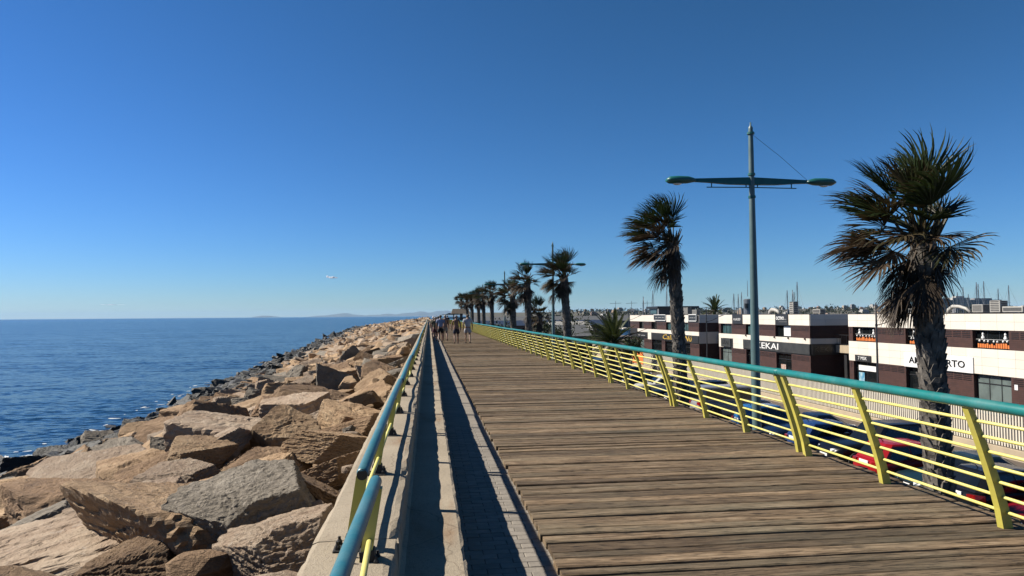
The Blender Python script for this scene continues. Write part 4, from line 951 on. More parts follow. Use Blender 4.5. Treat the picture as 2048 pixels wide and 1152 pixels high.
# ------------------------------------------------------------------ parked cars, noses or tails towards the deck
def interp(keys, x): return float(np.interp(x, [k[0] for k in keys], [k[1] for k in keys]))
def car(label, paint, y, front=True, L_=4.2, Wd=1.78, H=1.48, style='hatch', plate='', x=16.0, name='parked_car', cat='car'):
    """local: +x is the nose; z=0 the road"""
    root = thing(name, label, cat, (x+L_/2, y, STREET), math.pi if front else 0, 'cars parked below the deck')
    h2 = L_/2; belt = H*.62; hood = H*.60; w = Wd/2
    suv = style == 'suv'; van = style == 'van'
    if suv: belt = H*.60; hood = H*.585
    if van: belt = H*.56; hood = H*.56
    topk = [(-h2, belt-.22), (-h2+.06, belt-.10), (-h2+.25, belt), (h2*.30, belt), (h2*.42, belt-.01), (h2-.35, hood-.08), (h2-.12, hood-.20), (h2, hood-.36)]
    wk = [(-h2, w*.74), (-h2+.10, w*.88), (-h2+.35, w*.97), (0, w), (h2-.55, w*.97), (h2-.22, w*.86), (h2-.06, w*.70), (h2, w*.58)]
    botk = [(-h2, .36), (-h2+.15, .24), (-.9, .19), (.9, .19), (h2-.2, .20), (h2, .32)]
    xs = sorted(set([-h2, -h2+.04, -h2+.12, -h2+.25, -h2+.4, -h2*.6, -h2*.35, 0, h2*.3, h2*.42, h2*.55, h2*.7, h2-.35, h2-.22, h2-.12, h2-.05, h2]))
    m = MB(); q = None
    for xx in xs:
        t, ww, b = interp(topk, xx), interp(wk, xx), interp(botk, xx); mid = b+(t-b)*.5
        half = [(0,b),(ww*.86,b),(ww*.97,b+.06),(ww*.985,mid-.05),(ww,mid+.06),(ww*.965,t-.10),(ww*.90,t-.025),(ww*.62,t+.012),(0,t+.03)]
        ring = [(xx, yy, zz) for yy, zz in half] + [(xx, -yy, zz) for yy, zz in half[-2:0:-1]]
        q = len(ring); m.v += ring
    for i in range(len(xs)-1):
        for k in range(q): m.f.append((i*q+k, i*q+(k+1) % q, (i+1)*q+(k+1) % q, (i+1)*q+k))
    m.f += [tuple(range(q)), tuple((len(xs)-1)*q+k for k in range(q))]
    body = m.build('body', paint, root, smooth=True)
    # greenhouse: windscreen base/top, rear top/base
    if style == 'sedan': gx = (h2*.34, h2*.02, -h2*.42, -h2*.78)
    elif van: gx = (h2*.62, h2*.42, -h2+.10, -h2+.04)
    elif suv: gx = (h2*.36, h2*.12, -h2+.34, -h2+.10)
    else: gx = (h2*.38, h2*.04, -h2+.55, -h2+.12)
    zb = belt-.03; zr = H; wb, wt = w*.90, w*(.74 if not van else .84)
    g = MB(); rings = []
    for (x0, z_, wy) in ((None, zb, wb),):
        pass
    def ring(u):                                  # u 0 belt .. 1 roof
        xf = gx[0]+(gx[1]-gx[0])*u; xr = gx[3]+(gx[2]-gx[3])*u; wy = wb+(wt-wb)*u; z = zb+(zr-.045-zb)*u; c = .16
        return [(xf, wy-c*1.2, z), (xf-c, wy, z), (xr+c, wy, z), (xr, wy-c, z), (xr, -wy+c, z), (xr+c, -wy, z), (xf-c, -wy, z), (xf, -wy+c*1.2, z)]
    rs = [ring(0), ring(.5), ring(.97)]
    cx = (gx[1]+gx[2])/2
    rs.append([(cx+(a-cx)*.93, b*.93, zr-.012) for a, b, _ in rs[2]]); rs.append([(cx+(a-cx)*.55, b*.55, zr+.012) for a, b, _ in rs[2]])
    for r_ in rs: g.v += r_
    for i in range(4):
        for k in range(8): g.f.append((i*8+k, i*8+(k+1) % 8, (i+1)*8+(k+1) % 8, (i+1)*8+k))
    g.f.append(tuple(32+k for k in range(8)))
    g.build('roof', paint, root, smooth=False)
    def pane(name, i, j, u0, u1, s0=0., s1=1.):
        """glass set just proud of the greenhouse face between ring corners i and j"""
        P = []
        for u, s in ((u0, s0), (u0, s1), (u1, s1), (u1, s0)):
            r_ = ring(u); a, b = Vector(r_[i]), Vector(r_[j]); P.append(a.lerp(b, s))
        nrm = (P[1]-P[0]).cross(P[3]-P[0]).normalized()
        c = Vector((cx, 0, (zb+zr)/2));  nrm = nrm if nrm.dot((P[0]+P[2])/2-c) > 0 else -nrm
        mm = MB(); o = [p+nrm*.010 for p in P]; n_ = [p-nrm*.02 for p in P]; mm.hexa(n_+o); return mm.build(name, MT['glass'], root)
    pane('windscreen', 0, 7, .06, .92); pane('rear_window', 3, 4, .22 if not van else .15, .90)
    for (i, j) in ((1, 2), (6, 5)):
        if van: pane('side_window', i, j, .15, .88, .03, .30); pane('side_window', i, j, .15, .88, .34, .92)
        else: pane('side_window', i, j, .08, .88, .10, .50); pane('side_window', i, j, .08, .88, .54, .93)
    # wheels
    rw = .31 if not (suv or van) else .35
    for xx in (h2*.62, -h2*.60):
        for s in (-1, 1):
            arch = MB().lathe([(rw+.065, -.05), (rw+.065, .0), (rw+.05, .008)], (xx, s*(w-.005), rw+.01), 18, 'y')
            if s < 0: arch.v = [(a, 2*s*(w-.005)-b, c) for a, b, c in arch.v]
            arch.build('wheel_arch', MT['rubber'], root)
            wh = MB().lathe([(rw-.10, -.12), (rw-.02, -.11), (rw, -.07), (rw, .0), (rw-.02, .03), (rw-.10, .035)], (xx, s*(w-.03), rw), 20, 'y').build('wheel', MT['rubber'], root, smooth=True)
            rm = MB(); yo = s*(w-.03)+s*.03
            for k in range(7):
                a = k*2*math.pi/7; rm.bar((xx+.05*math.cos(a), yo, rw+.05*math.sin(a)), (xx+(rw-.09)*math.cos(a), yo, rw+(rw-.09)*math.sin(a)), .05, .03, up=(0,1,0))
            rm.lathe([(.05, -.02), (.05, .02)], (xx, yo, rw), 10, 'y'); rm.build('rim', MT['rim'], wh)
    # nose and tail
    fz = hood-.32
    for s in (-1, 1):
        xh = h2-.10
        MB().hexa([(xh-.12, s*w*.52, fz-.02), (h2-.025, s*w*.44, fz-.02), (h2-.03, s*w*.44, fz+.12), (xh-.14, s*w*.52, fz+.14), (xh-.30, s*w*.90, fz+.0), (xh-.12, s*w*.80, fz-.01), (xh-.13, s*w*.78, fz+.13), (xh-.32, s*w*.88, fz+.15)]).build('headlight', MT['lamp_glass'], root)
        zt = belt-.26
        MB().hexa([(-h2-.012, s*w*.52, zt), (-h2+.10, s*w*.52, zt), (-h2+.10, s*w*.52, zt+.17), (-h2-.002, s*w*.52, zt+.17), (-h2+.03, s*w*.86, zt), (-h2+.28, s*w*.985, zt), (-h2+.28, s*w*.98, zt+.18), (-h2+.05, s*w*.84, zt+.18)]).build('tail_light', MT['red_light'], root)
        MB().cbox(gx[0]-.28, gx[0]-.12, s*(w+.10)-.09, s*(w+.10)+.09, belt+.0, belt+.13, .02).build('mirror', paint, root)
    gr = MB()
    for i in range(4): gr.box(h2-.06, h2+.008, -w*.42, w*.42, fz-.16+.06*i, fz-.125+.06*i)
    gr.build('grille', MT['black'], root); MB().cbox(h2-.10, h2+.012, -w*.62, w*.62, .33, .47, .01).build('lower_intake', MT['black'], root); MB().cbox(-h2-.015, -h2+.1, -w*.70, w*.70, .34, .46, .01).build('bumper', MT['black'], root)
    for s, zz, nm in ((1, .50 if not suv else .56, 'number_plate'), (-1, .80 if not van else .7, 'number_plate')):
        p = MB().cbox(s*(h2+.002)-.012, s*(h2+.002)+.022, -.26, .26, zz-.055, zz+.055, .004).build(nm, MT['white'], root)
        if plate and ((s > 0) == front):
            me = text_mesh(plate, .105, MT['black'], extrude=.003, width=.44); M_ = Matrix(((0,0,s,0),(s,0,0,0),(0,1,0,0),(0,0,0,1))); me.transform(M_); me.transform(Matrix.Translation((s*(h2+.026), 0, zz))); link('lettering', me, p)
    if style in ('suv', 'hatch'): MB().tube([(gx[2]+.25, 0, H), (gx[2]+.18, 0, H+.09), (gx[2]+.06, 0, H+.14)], [.018,.012,.004], 6).build('aerial', MT['black'], root)
    return root
P_ = {k: m_paint('car_paint_'+k, c) for k, c in dict(red=(.30,.008,.020), bright_red=(.42,.008,.012), black=(.006,.006,.008), navy=(.008,.018,.05), dark_teal=(.012,.035,.048), blue=(.03,.16,.40), mid_blue=(.02,.06,.20), grey=(.07,.072,.08), silver=(.34,.34,.36), white=(.72,.72,.70), dark=(.012,.014,.02)).items()}
CARS = [
 ('dark red hatchback parked nose out beside the black hatchback', 'red', 17.75, True, dict(plate='5209 MSF')),
 ('black hatchback parked tail out beside the dark red car', 'black', 19.95, False, dict(H=1.5)),
 ('dark teal saloon parked nose out behind the largest palm trunk', 'dark_teal', 22.25, True, dict(style='sedan', H=1.44, L_=4.5)),
 ('bright red hatchback parked tail out beside the large black suv', 'bright_red', 24.5, False, dict(H=1.5, L_=4.1)),
 ('large black suv parked nose out beside the bright red hatchback', 'black', 27.15, True, dict(style='suv', H=1.78, L_=4.7, Wd=1.92)),
 ('mid blue hatchback parked tail out left of the black suv', 'mid_blue', 29.65, False, dict(H=1.48)),
 ('dark navy saloon parked nose out beyond the paired railing posts', 'navy', 32.2, True, dict(style='sedan', H=1.45, L_=4.5)),
 ('light blue hatchback parked tail out beside the tall lamp pole', 'blue', 35.3, False, dict(H=1.5)),
 ('silver passenger van parked tail out beyond the empty bay', 'silver', 41.3, False, dict(style='van', H=1.92, L_=4.8, Wd=1.9, name='parked_van', cat='van')),
 ('dark grey suv parked nose out behind the bare palm trunk', 'dark', 46.4, True, dict(style='suv', H=1.72, L_=4.5)),
 ('black hatchback parked nose out between the dark suv and white car', 'black', 49.2, True, dict()),
 ('white hatchback parked nose out under the orange fence panel', 'white', 53.9, True, dict()),
 ('navy hatchback parked tail out past the white car', 'navy', 57.0, False, dict()),
 ('black saloon parked nose out below the feather palm', 'black', 63.4, True, dict(style='sedan', H=1.45, L_=4.5)),
 ('dark grey van with a long grey side beyond the feather palm', 'grey', 68.2, False, dict(style='van', H=1.9, L_=4.9, name='parked_van', cat='van')),
 ('dark suv parked tail out beyond the dark grey van', 'dark', 73.0, False, dict(style='suv', H=1.7)),
 ('dark teal hatchback parked nose out, farthest but one in the row', 'dark_teal', 78.0, True, dict()),
 ('silver hatchback at the far end of the row of cars', 'silver', 82.5, True, dict())]
for lb, pc, y, fr_, kw in CARS: car(lb, P_[pc], y, fr_, **kw)
# ------------------------------------------------------------------ people walking away along the deck
def skinned(name, verts, edges, radii, mat_, parent, sub=2, root=0):
    me = bpy.data.meshes.new(name); me.from_pydata([tuple(v) for v in verts], edges, []); o = link(name, me, parent)
    md = o.modifiers.new('skin', 'SKIN'); md.use_smooth_shade = True
    sv = me.skin_vertices[0].data
    for i, r_ in enumerate(radii): sv[i].radius = r_ if hasattr(r_, '__len__') else (r_, r_); sv[i].use_root = (i == root)
    s = o.modifiers.new('sub', 'SUBSURF'); s.levels = s.render_levels = sub
    dg = bpy.context.evaluated_depsgraph_get(); nm = bpy.data.meshes.new_from_object(o.evaluated_get(dg)); o.modifiers.clear(); o.data = nm; bpy.data.meshes.remove(me)
    nm.materials.clear(); nm.materials.append(mat_); nm.name = name; nm.polygons.foreach_set('use_smooth', [True]*len(nm.polygons)); return o
skin_a = mat('skin_tanned', (.30,.15,.09), (.24,.115,.07), 6, .55); skin_b = mat('skin_light', (.42,.25,.17), (.36,.20,.13), 6, .55)
CL = {k: mat('cloth_'+k, c, None, 5, .85, bmp=.2, bsc=25) for k, c in dict(white=(.62,.64,.70), pale=(.55,.55,.60), blue=(.28,.36,.55), black=(.012,.012,.014), navy=(.02,.022,.045), grey=(.22,.23,.26), maroon=(.12,.03,.04), olive=(.12,.11,.06), beige=(.42,.36,.28), dark=(.03,.028,.03)).items()}
hair_g = mat('hair_grey', (.45,.43,.40), (.35,.33,.31), 20, .8); hair_d = mat('hair_dark', (.03,.02,.015), (.05,.035,.025), 20, .7)
def person(label, x, y, h=1.75, st=1, skin=None, shirt=None, shorts='navy', hair=None, cap=None, rz=0., wide=1., z=0.):
    k = h/1.75; skin = skin or skin_a; root = thing('person', label, 'person', (x, y, z), rz, 'people walking along the deck')
    V, E, Rr = [], [], []
    def add(p, r_, par=None):
        V.append(Vector(p)*k); Rr.append((r_[0]*k, r_[1]*k) if hasattr(r_, '__len__') else (r_*k, r_*k))
        if par is not None: E.append((par, len(V)-1))
        return len(V)-1
    wd = wide
    pel = add((0,0,.96), (.15*wd,.115*wd)); wa = add((0,.0,1.10), (.135*wd,.105*wd), pel); ch = add((0,.005,1.28), (.165*wd,.115*wd), wa); sh = add((0,-.01,1.41), (.14,.09), ch); nk = add((0,0,1.505), (.055,.058), sh); hb = add((0,.012,1.575), (.068,.080), nk); ht = add((0,.008,1.655), (.080,.098), hb); hp = add((0,0,1.715), (.055,.068), ht)
    add((0,.108,1.60), .012, hb)                                   # nose
    for s in (-1, 1): add((s*.085,0,1.61), (.012,.02), ht)         # ears
    J = {}
    for s in (-1, 1):
        f = s*st                                                   # +1: this leg is forward
        sho = add((s*.185*wd,-.01,1.405), (.062,.062), sh); el = add((s*.245*wd,-.02-f*.07,1.13), (.043,.043), sho); wr = add((s*.255*wd,.02-f*.13,.90), (.028,.03), el); pa = add((s*.255*wd,.035-f*.145,.825), (.020,.036), wr)
        for q, (dy, l, ln) in enumerate(((-.030,.060,.9), (-.010,.075,1), (.011,.070,1), (.030,.055,.95))):
            a = add((s*.252*wd, .037-f*.148+dy, .775), .0095, pa); b = add((s*(.246)*wd, .045-f*.15+dy, .775-l*.55), .0085, a); add((s*.238*wd, .056-f*.15+dy, .775-l), .0075, b)
        th = add((s*.240*wd, .078-f*.14, .83), .010, pa); add((s*.230*wd, .095-f*.14, .79), .009, th)
        hip = add((s*.092*wd,0,.90), (.092*wd,.095*wd), pel); kn = add((s*.10*wd, .05+f*.12, .50), (.055,.058), hip); ca = add((s*.10*wd, -.01+f*.13-(.06 if f < 0 else 0), .33), (.047,.052), kn)
        an = add((s*.10*wd, -.02+f*.16-(.14 if f < 0 else 0), .085 + (.03 if f < 0 else 0)), (.032,.036), ca); he = add((s*.10*wd, -.05+f*.16-(.14 if f < 0 else 0), .035+(.03 if f < 0 else 0)), .030, an); add((s*.11*wd, .10+f*.16-(.12 if f < 0 else 0), .028), (.036,.026), an)
        J[s] = (sho, el, hip, kn, wr)
    skinned('body', V, E, Rr, skin, root)
    if shirt:
        v, e, r_ = [], [], []
        def a2(p, rd, par=None):
            v.append(Vector(p)*k); r_.append((rd[0]*k, rd[1]*k))
            if par is not None: e.append((par, len(v)-1))
            return len(v)-1
        p0 = a2((0,0,.93), (.178*wd,.142*wd)); p1 = a2((0,0,1.10), (.165*wd,.135*wd), p0); p2 = a2((0,.0,1.28), (.185*wd,.138*wd), p1); p3 = a2((0,-.01,1.42), (.155,.11), p2); a2((0,-.005,1.475), (.075,.075), p3)
        for s in (-1, 1):
            f = s*st; q = a2((s*.19*wd,-.01,1.405), (.082,.082), p3); a2((s*.232*wd,-.015-f*.045,1.21), (.072,.072), q)
        skinned('shirt', v, e, r_, CL[shirt], root)
    v, e, r_ = [], [], []
    def a3(p, rd, par=None):
        v.append(Vector(p)*k); r_.append((rd[0]*k, rd[1]*k))
        if par is not None: e.append((par, len(v)-1))
        return len(v)-1
    p0 = a3((0,0,.985), (.160*wd,.128*wd)); p1 = a3((0,0,.92), (.168*wd,.135*wd), p0)
    for s in (-1, 1):
        f = s*st; q = a3((s*.097*wd,.01,.84), (.112*wd,.118*wd), p1); a3((s*.105*wd,.035+f*.085,.58), (.098*wd,.105*wd), q)
    skinned('shorts', v, e, r_, CL[shorts], root)
    for s in (-1, 1):
        f = s*st; yb = f*.16-(.13 if f < 0 else 0); zb = .03 if f < 0 else 0
        MB().hexa([Vector(p)*k for p in ((s*.07*wd,yb-.09,zb), (s*.135*wd,yb-.09,zb), (s*.15*wd,yb+.17,.0), (s*.07*wd,yb+.17,.0), (s*.075*wd,yb-.085,zb+.05), (s*.13*wd,yb-.085,zb+.05), (s*.145*wd,yb+.16,.04), (s*.075*wd,yb+.16,.04))]).build('shoe', CL['dark'], root)
    hv, hf = ICO[3]; m = MB(); pts = []
    for d in hv: pts.append((d[0]*.098*k, (d[1]*.114-.012)*k, (1.648+max(d[2], -.55 if d[1] < .15 else .15)*.098)*k))
    m.add(pts, hf); m.build('hat' if cap else 'hair', CL[cap] if cap else (hair or hair_d), root, smooth=True)
    if cap: MB().lathe([(.11*k, 1.655*k), (.16*k, 1.645*k), (.11*k, 1.665*k)], (0,.03*k,0), 14).build('brim', CL[cap], root)
    return root
person('bare backed man in dark shorts and a cap walking on the planks', 1.66, 43.2, 1.74, 1, skin_a, None, 'navy', cap='grey', wide=1.06)
person('person in a white shirt and pale shorts walking next to the railing side', 2.40, 43.8, 1.80, -1, skin_b, 'white', 'pale', hair_d, wide=1.12)
person('person in a pale blue shirt and black shorts at the plank edge', .74, 46.0, 1.76, 1, skin_b, 'blue', 'black', hair_d, wide=1.05)
person('bare backed grey haired man in pale shorts', 1.10, 48.6, 1.78, -1, skin_a, None, 'beige', hair_g, rz=.1)
person('person in an olive patterned top and maroon shorts on the paved strip', .42, 49.5, 1.70, 1, skin_b, 'olive', 'maroon', hair_g, z=-.055)
person('person in a dark top walking ahead of the olive one', .68, 53.5, 1.74, -1, skin_a, 'dark', 'black', hair_d, z=-.055)
person('person in a beige top and hat ahead in the group', .34, 56.5, 1.72, 1, skin_b, 'beige', 'grey', cap='white', z=-.055)
person('person in a maroon top ahead in the group', .62, 60., 1.70, 1, skin_b, 'maroon', 'dark', hair_g, z=-.055)
person('white capped person in grey ahead in the group', .40, 65., 1.76, -1, skin_b, 'grey', 'navy', cap='white', z=-.055)
person('person in a white top farthest ahead in the group', .66, 70., 1.70, 1, skin_b, 'white', 'dark', hair_d, z=-.055)
person('person in dark clothes walking near the shelter', 2.4, 92., 1.75, 1, skin_b, 'dark', 'black', hair_d)
# ------------------------------------------------------------------ shelter beside the far end of the deck
sh = thing('shelter', 'small open shelter with a thatched roof at the far end of the deck', 'shelter', (5.9, 132, 0))
MB().box(-1.6, 1.6, -1.6, 1.6, STREET, -.02).build('platform', MT['cream_wall'], sh)
for x in (-1.3, 0, 1.3):
    for y in (-1.3, 1.3): MB().bar((x, y, -.03), (x, y, 2.15), .12, .12).build('post', MT['soil'], sh)
MB().hexa([(-1.75,-1.75,2.1),(1.75,-1.75,2.1),(1.75,1.75,2.1),(-1.75,1.75,2.1),(-1.5,-.5,3.0),(1.5,-.5,3.0),(1.5,.5,3.0),(-1.5,.5,3.0)]).build('roof', mat('thatch', (.16,.13,.10), (.10,.08,.06), 6, .95, bmp=.6, bsc=25), sh)
MB().bar((-1.3,-1.3,1.0), (1.3,-1.3,1.0), .08, .08).bar((-1.3,-1.3,.5), (1.3,-1.3,.5), .08, .08).build('rail', MT['soil'], sh)
# ------------------------------------------------------------------ bushes and low buildings between the deck and the harbour
def leafy(rd, c, r3, n, ls):
    m = MB(); cl = [(Vector((rd.gauss(0,.42), rd.gauss(0,.42), rd.gauss(.1,.38)))) for _ in range(12)]
    for _ in range(n):
        q = rd.choice(cl)+Vector((rd.gauss(0,.19), rd.gauss(0,.19), rd.gauss(0,.19))); p = Vector((c[0]+q.x*r3[0], c[1]+q.y*r3[1], c[2]+q.z*r3[2]))
        a = Vector((rd.gauss(0,1), rd.gauss(0,1), rd.gauss(0,1))).normalized()*ls*rd.uniform(.6,1.4); b = a.cross(Vector((rd.gauss(0,1), rd.gauss(0,1), rd.gauss(0,1)))).normalized()*ls*.45
        m.add([p-a, p+b, p+a, p-b], [(0,1,2,3)])
    return m
def bush(seed, label, x, y, rx, ry, h):
    rd = random.Random(seed); rt = thing('bush', label, 'bush', (x, y, STREET), group='bushes below the deck')
    leafy(rd, (0,0,h*.55), (rx, ry, h*.62), 900, .20).build('foliage', MT['bush_green'], rt)
    s = MB()
    for k in range(5): a = k*1.3; s.tube([(0,0,-.05), (math.cos(a)*rx*.2, math.sin(a)*ry*.2, h*.3), (math.cos(a)*rx*.5, math.sin(a)*ry*.5, h*.75)], [.09,.06,.02], 5)
    s.build('stem', MT['palm_trunk'], rt)
for i, (x, y, rx, ry, h, lb) in enumerate([(11.5, 64, 1.6, 3, 4.4, 'dark bush under the close set palms'), (12.5, 74, 2.0, 3.5, 4.9, 'dark rounded bush left of the brown kiosk'), (14.2, 88, 2.2, 4, 5.0, 'broad dark bush behind the kiosk'), (16.5, 96, 2.4, 4, 5.0, 'dark bush before the grey roofs'), (10.2, 84, 1.7, 3.5, 4.2, 'low bush between the palms and the kiosk'), (20., 104, 2.4, 3, 4.8, 'dark bush beside the grey gabled roof'), (12., 112, 2.2, 5, 4.6, 'farthest dark bush along the deck'), (21.5, 74, 1.3, 2.2, 3.4, 'small bush behind the feather palm'), (27.5, 118, 2.4, 2.4, 5.4, 'bush at the far corner of the shops')]): bush(60+i, lb, x, y, rx, ry, h)
def gabled(label, x0, x1, y0, y1, ze, zr, wallm, roofm, name='low_building'):
    rt = thing(name, label, 'building', ((x0+x1)/2, y0, STREET)); MB().box(x0, x1, y0, y1, STREET-.05, ze).build('wall', MT[wallm], rt, world=True)
    ym = (y0+y1)/2; m = MB(); o = .4
    m.add([(x0-o,y0-o,ze),(x1+o,y0-o,ze),(x1+o,ym,zr),(x0-o,ym,zr),(x1+o,y1+o,ze),(x0-o,y1+o,ze),(x0-o,y0-o,ze-.12),(x1+o,y0-o,ze-.12),(x1+o,y1+o,ze-.12),(x0-o,y1+o,ze-.12)], [(0,1,2,3),(3,2,4,5),(0,3,5,9,6),(1,7,8,4,2),(6,7,1,0),(8,9,5,4),(6,9,8,7)]); m.build('roof', MT[roofm], rt, world=True)
    n = max(2, int((x1-x0)/3)); 
    for i in range(n): xx = x0+(x1-x0)*(i+.5)/n; MB().box(xx-.5, xx+.5, y0-.04, y0-.005, ze-1.7, ze-.6).build('window', MT['glass'], rt, world=True)
MT['brown_wall'] = mat('brown_wall', (.16,.085,.05), (.12,.065,.04), 2, .8); MT['grey_roof'] = mat('grey_roof', (.16,.165,.17), (.11,.115,.12), 3, .7, bmp=.3); MT['green_roof'] = mat('green_roof', (.05,.12,.09), (.04,.09,.07), 3, .6)
gabled('brown timber kiosk with a green flat roof beyond the palms', 13.6, 18.4, 78, 83, -1.5, -1.25, 'brown_wall', 'green_roof', 'kiosk')
gabled('grey gabled boat shed beyond the brown kiosk', 17.5, 25., 108, 118, -1.6, .1, 'dark_panel', 'grey_roof', 'boat_shed')
gabled('smaller pale gabled shed beside the grey boat shed', 22., 28.5, 122, 130, -1.0, .55, 'cream_wall', 'ac', 'boat_shed')
gabled('long low brown warehouse across the harbour', 13., 48, 176, 190, -.9, .35, 'brown_wall', 'dark_panel', 'warehouse')
gabled('long grey quay building far behind the warehouse', 20., 110, 300, 315, -1., 1.2, 'dark_panel', 'grey_roof', 'warehouse')
# ------------------------------------------------------------------ sailing boats in the marina behind the shops
def boat(label, x, y, mh):
    rt = thing('sailing_boat', label, 'boat', (x, y, SEA), R(90)+random.uniform(-.2,.2), 'sailing boats in the marina'); L_ = mh*.72
    m = MB(); st = [(-.5,.30,.0),(-.3,.36,-.2),(0,.38,-.25),(.3,.26,-.2),(.5,.02,.05)]
    for (t, w_, zb) in st: w_ *= L_*.36; m.v += [(t*L_,-w_,1.0+t*.25),(t*L_,-w_*.7,zb),(t*L_,w_*.7,zb),(t*L_,w_,1.0+t*.25)]
    for i in range(4):
        for k in range(4): m.f.append((i*4+k, i*4+(k+1) % 4, (i+1)*4+(k+1) % 4, (i+1)*4+k))
    m.f += [(0,1,2,3),(16,17,18,19)]; m.build('hull', MT['hull'], rt)
    MB().cbox(-L_*.15, L_*.18, -L_*.08, L_*.08, 1.0, 1.5, .1).build('cabin', MT['hull'], rt)
    ms = MB().tube([(.1*L_,0,.9),(.1*L_,0,mh)], [.11,.075], 8).build('mast', MT['mast'], rt)
    s = MB()
    for q in ((.5*L_,0,1.1),(-.5*L_,0,1.),(.1*L_,.13*L_,1.),(.1*L_,-.13*L_,1.)): s.tube([(.1*L_,0,mh-.1), q], .016, 4)
    for z in (.45,.7): s.bar((.1*L_,-.5,mh*z), (.1*L_,.5,mh*z), .04, .04)
    s.build('rigging', MT['mast'], ms); MB().tube([(.1*L_,0,2.1),(-.35*L_,0,2.)], .08, 6).build('boom', MT['mast'], rt)
ML = [(40.9,5.1),(42.9,6.25),(45.5,6.8),(59.3,5.6),(60.,5.5),(60.7,5.9),(70.3,6.2),(71.2,6.3),(71.8,5.9),(72.4,7.9),(106,5.3),(106.8,5.7),(108,6.7),(109.1,5.3),(111.1,7.75),(111.7,7.4),(113,7.95),(116,6.4),(118.5,7.1)]
rb_ = random.Random(8)
for i, (x, zt) in enumerate(ML):
    k = rb_.choice((1.0, 1.08, 1.16)) if i > 9 else rb_.choice((1.05, 1.15, 1.25)); yb = 130*k
    boat('sailing boat whose tall bare mast shows above the shop roofs', x*k, yb, 1.7+(zt-1.7)*k-SEA)
tw = thing('harbour_tower', 'pale round harbour tower with a thin antenna behind the middle shops', 'tower', (75.9, 160, STREET))
MB().lathe([(1.0,-.5),(1.0,9.6),(.75,9.8)], n=14).build('shaft', MT['mast'], tw); MB().tube([(0,0,10.4),(0,0,14.2)], [.09,.04], 5).build('antenna', MT['mast'], tw); MB().lathe([(.5,7.6),(.5,8.7)], (-.7,-.8,0), 10).build('horn', MT['black'], tw)
# ------------------------------------------------------------------ town on the hill behind the marina
town_m = [mat('house_'+n, c, None, 3, .8) for n, c in (('white', (.66,.64,.60)), ('cream', (.56,.48,.38)), ('ochre', (.46,.33,.22)), ('pink', (.5,.36,.30)), ('grey', (.34,.34,.35)))]
tl_ = ['small white house on the hill behind the marina', 'small cream house on the hill behind the marina', 'small ochre house on the hill behind the marina', 'small pink house on the hill behind the marina', 'small grey block on the hill behind the marina']
rt_ = random.Random(12); hs = {}
for k in range(5):
    for s in range(3):
        w_, d_, h_ = (9, 9, 6.5) if s == 0 else (14, 10, 8) if s == 1 else (11, 9, 10)
        m = MB(); m.box(-w_/2, w_/2, -d_/2, d_/2, -2.5, h_); m.box(-w_/2+.6, w_/2-3, -d_/2+.6, d_/2-2, h_, h_+2.2)
        hs[k, s] = m.mesh('house', town_m[k])
wmesh = {}
for s, (w_, d_, h_) in enumerate(((9, 9, 6.5), (14, 10, 8), (11, 9, 10))):
    m = MB()
    for j in range(int(h_//3)):
        for i in range(int(w_//3)): m.box(-w_/2+1+3*i, -w_/2+2.3+3*i, -d_/2-.06, -d_/2+.02, .9+3*j, 2.3+3*j)
    wmesh[s] = m.mesh('windows', MT['glass'])
n = 0
while n < 160:
    y = 640+1500*rt_.random()**1.2; a = rt_.uniform(.20, 1.05); x = y*a
    if hz(x, y) < -4.2: continue
    k = rt_.choices(range(5), [6, 3, 2, 1.2, 2])[0]; s = rt_.randrange(3)
    o = link('house', hs[k, s]); tag(o, tl_[k], 'house', 'hillside houses '+('white','cream','ochre','pink','grey')[k]); o.location = (x, y, hz(x, y)-.3); o.rotation_euler = (0, 0, rt_.uniform(-.5, .5)); q = rt_.uniform(.38, .78); o.scale = (q, q, q)
    link('windows', wmesh[s], o); n += 1
bwin = MB().box(-1, 1, -.05, .05, -.7, .7).mesh('window', MT['glass'])
for x, y, w_, h_, k in ((905, 1150, 60, 15, 4), (965, 1180, 34, 19, 0), (1020, 1190, 70, 16, 4)):
    m = MB().box(-w_/2, w_/2, -8, 8, -6, h_).box(-w_/4, w_/4, -5, 5, h_, h_+3); o = m.build('apartment_block', town_m[k]); o.location = (x, y, hz(x, y)); tag(o, {60: 'wide grey apartment block on the hill, left of the narrow pale one', 34: 'narrow pale apartment block between two grey ones on the hill', 70: 'wide grey apartment block on the hill, right of the narrow pale one'}[w_], 'building')
    for j in range(int(h_//3)):
        for i in range(int(w_//4)): link('window', bwin, o).location = (-w_/2+2+4*i, -8.03, 1.5+3*j)
tr = MB(); rd = random.Random(5)
for _ in range(520):
    y = 560+900*rd.random(); x = y*rd.uniform(.16, 1.05); lf = leafy(rd, (x, y, hz(x, y)+2.2), (rd.uniform(3,8), 4, rd.uniform(2.5,4.5)), 26, 1.5); tr.add(lf.v, lf.f)
tag(tr.build('hillside_trees', MT['bush_green']), 'dark far-off trees between the hillside houses', 'trees', kind='stuff')
# thin distant lamps on the harbour road
for i, (x, y) in enumerate(((58.3, 215), (63.5, 215), (68.6, 215))):
    rt = thing('harbour_lamp', 'thin distant twin arm lamp on the harbour road', 'street lamp', (x, y, -5.6), group='harbour road lamps'); MB().tube([(0,0,0),(0,0,11.6)], [.1,.06], 6).build('pole', MT['mast'], rt); MB().bar((-1.8,0,10.8),(1.8,0,10.9), .1,.1).build('arm', MT['mast'], rt)
MB().box(50, 130, 212, 222, -8, -5.0).build('quay', MT['kerb_stone'])['kind'] = 'structure'
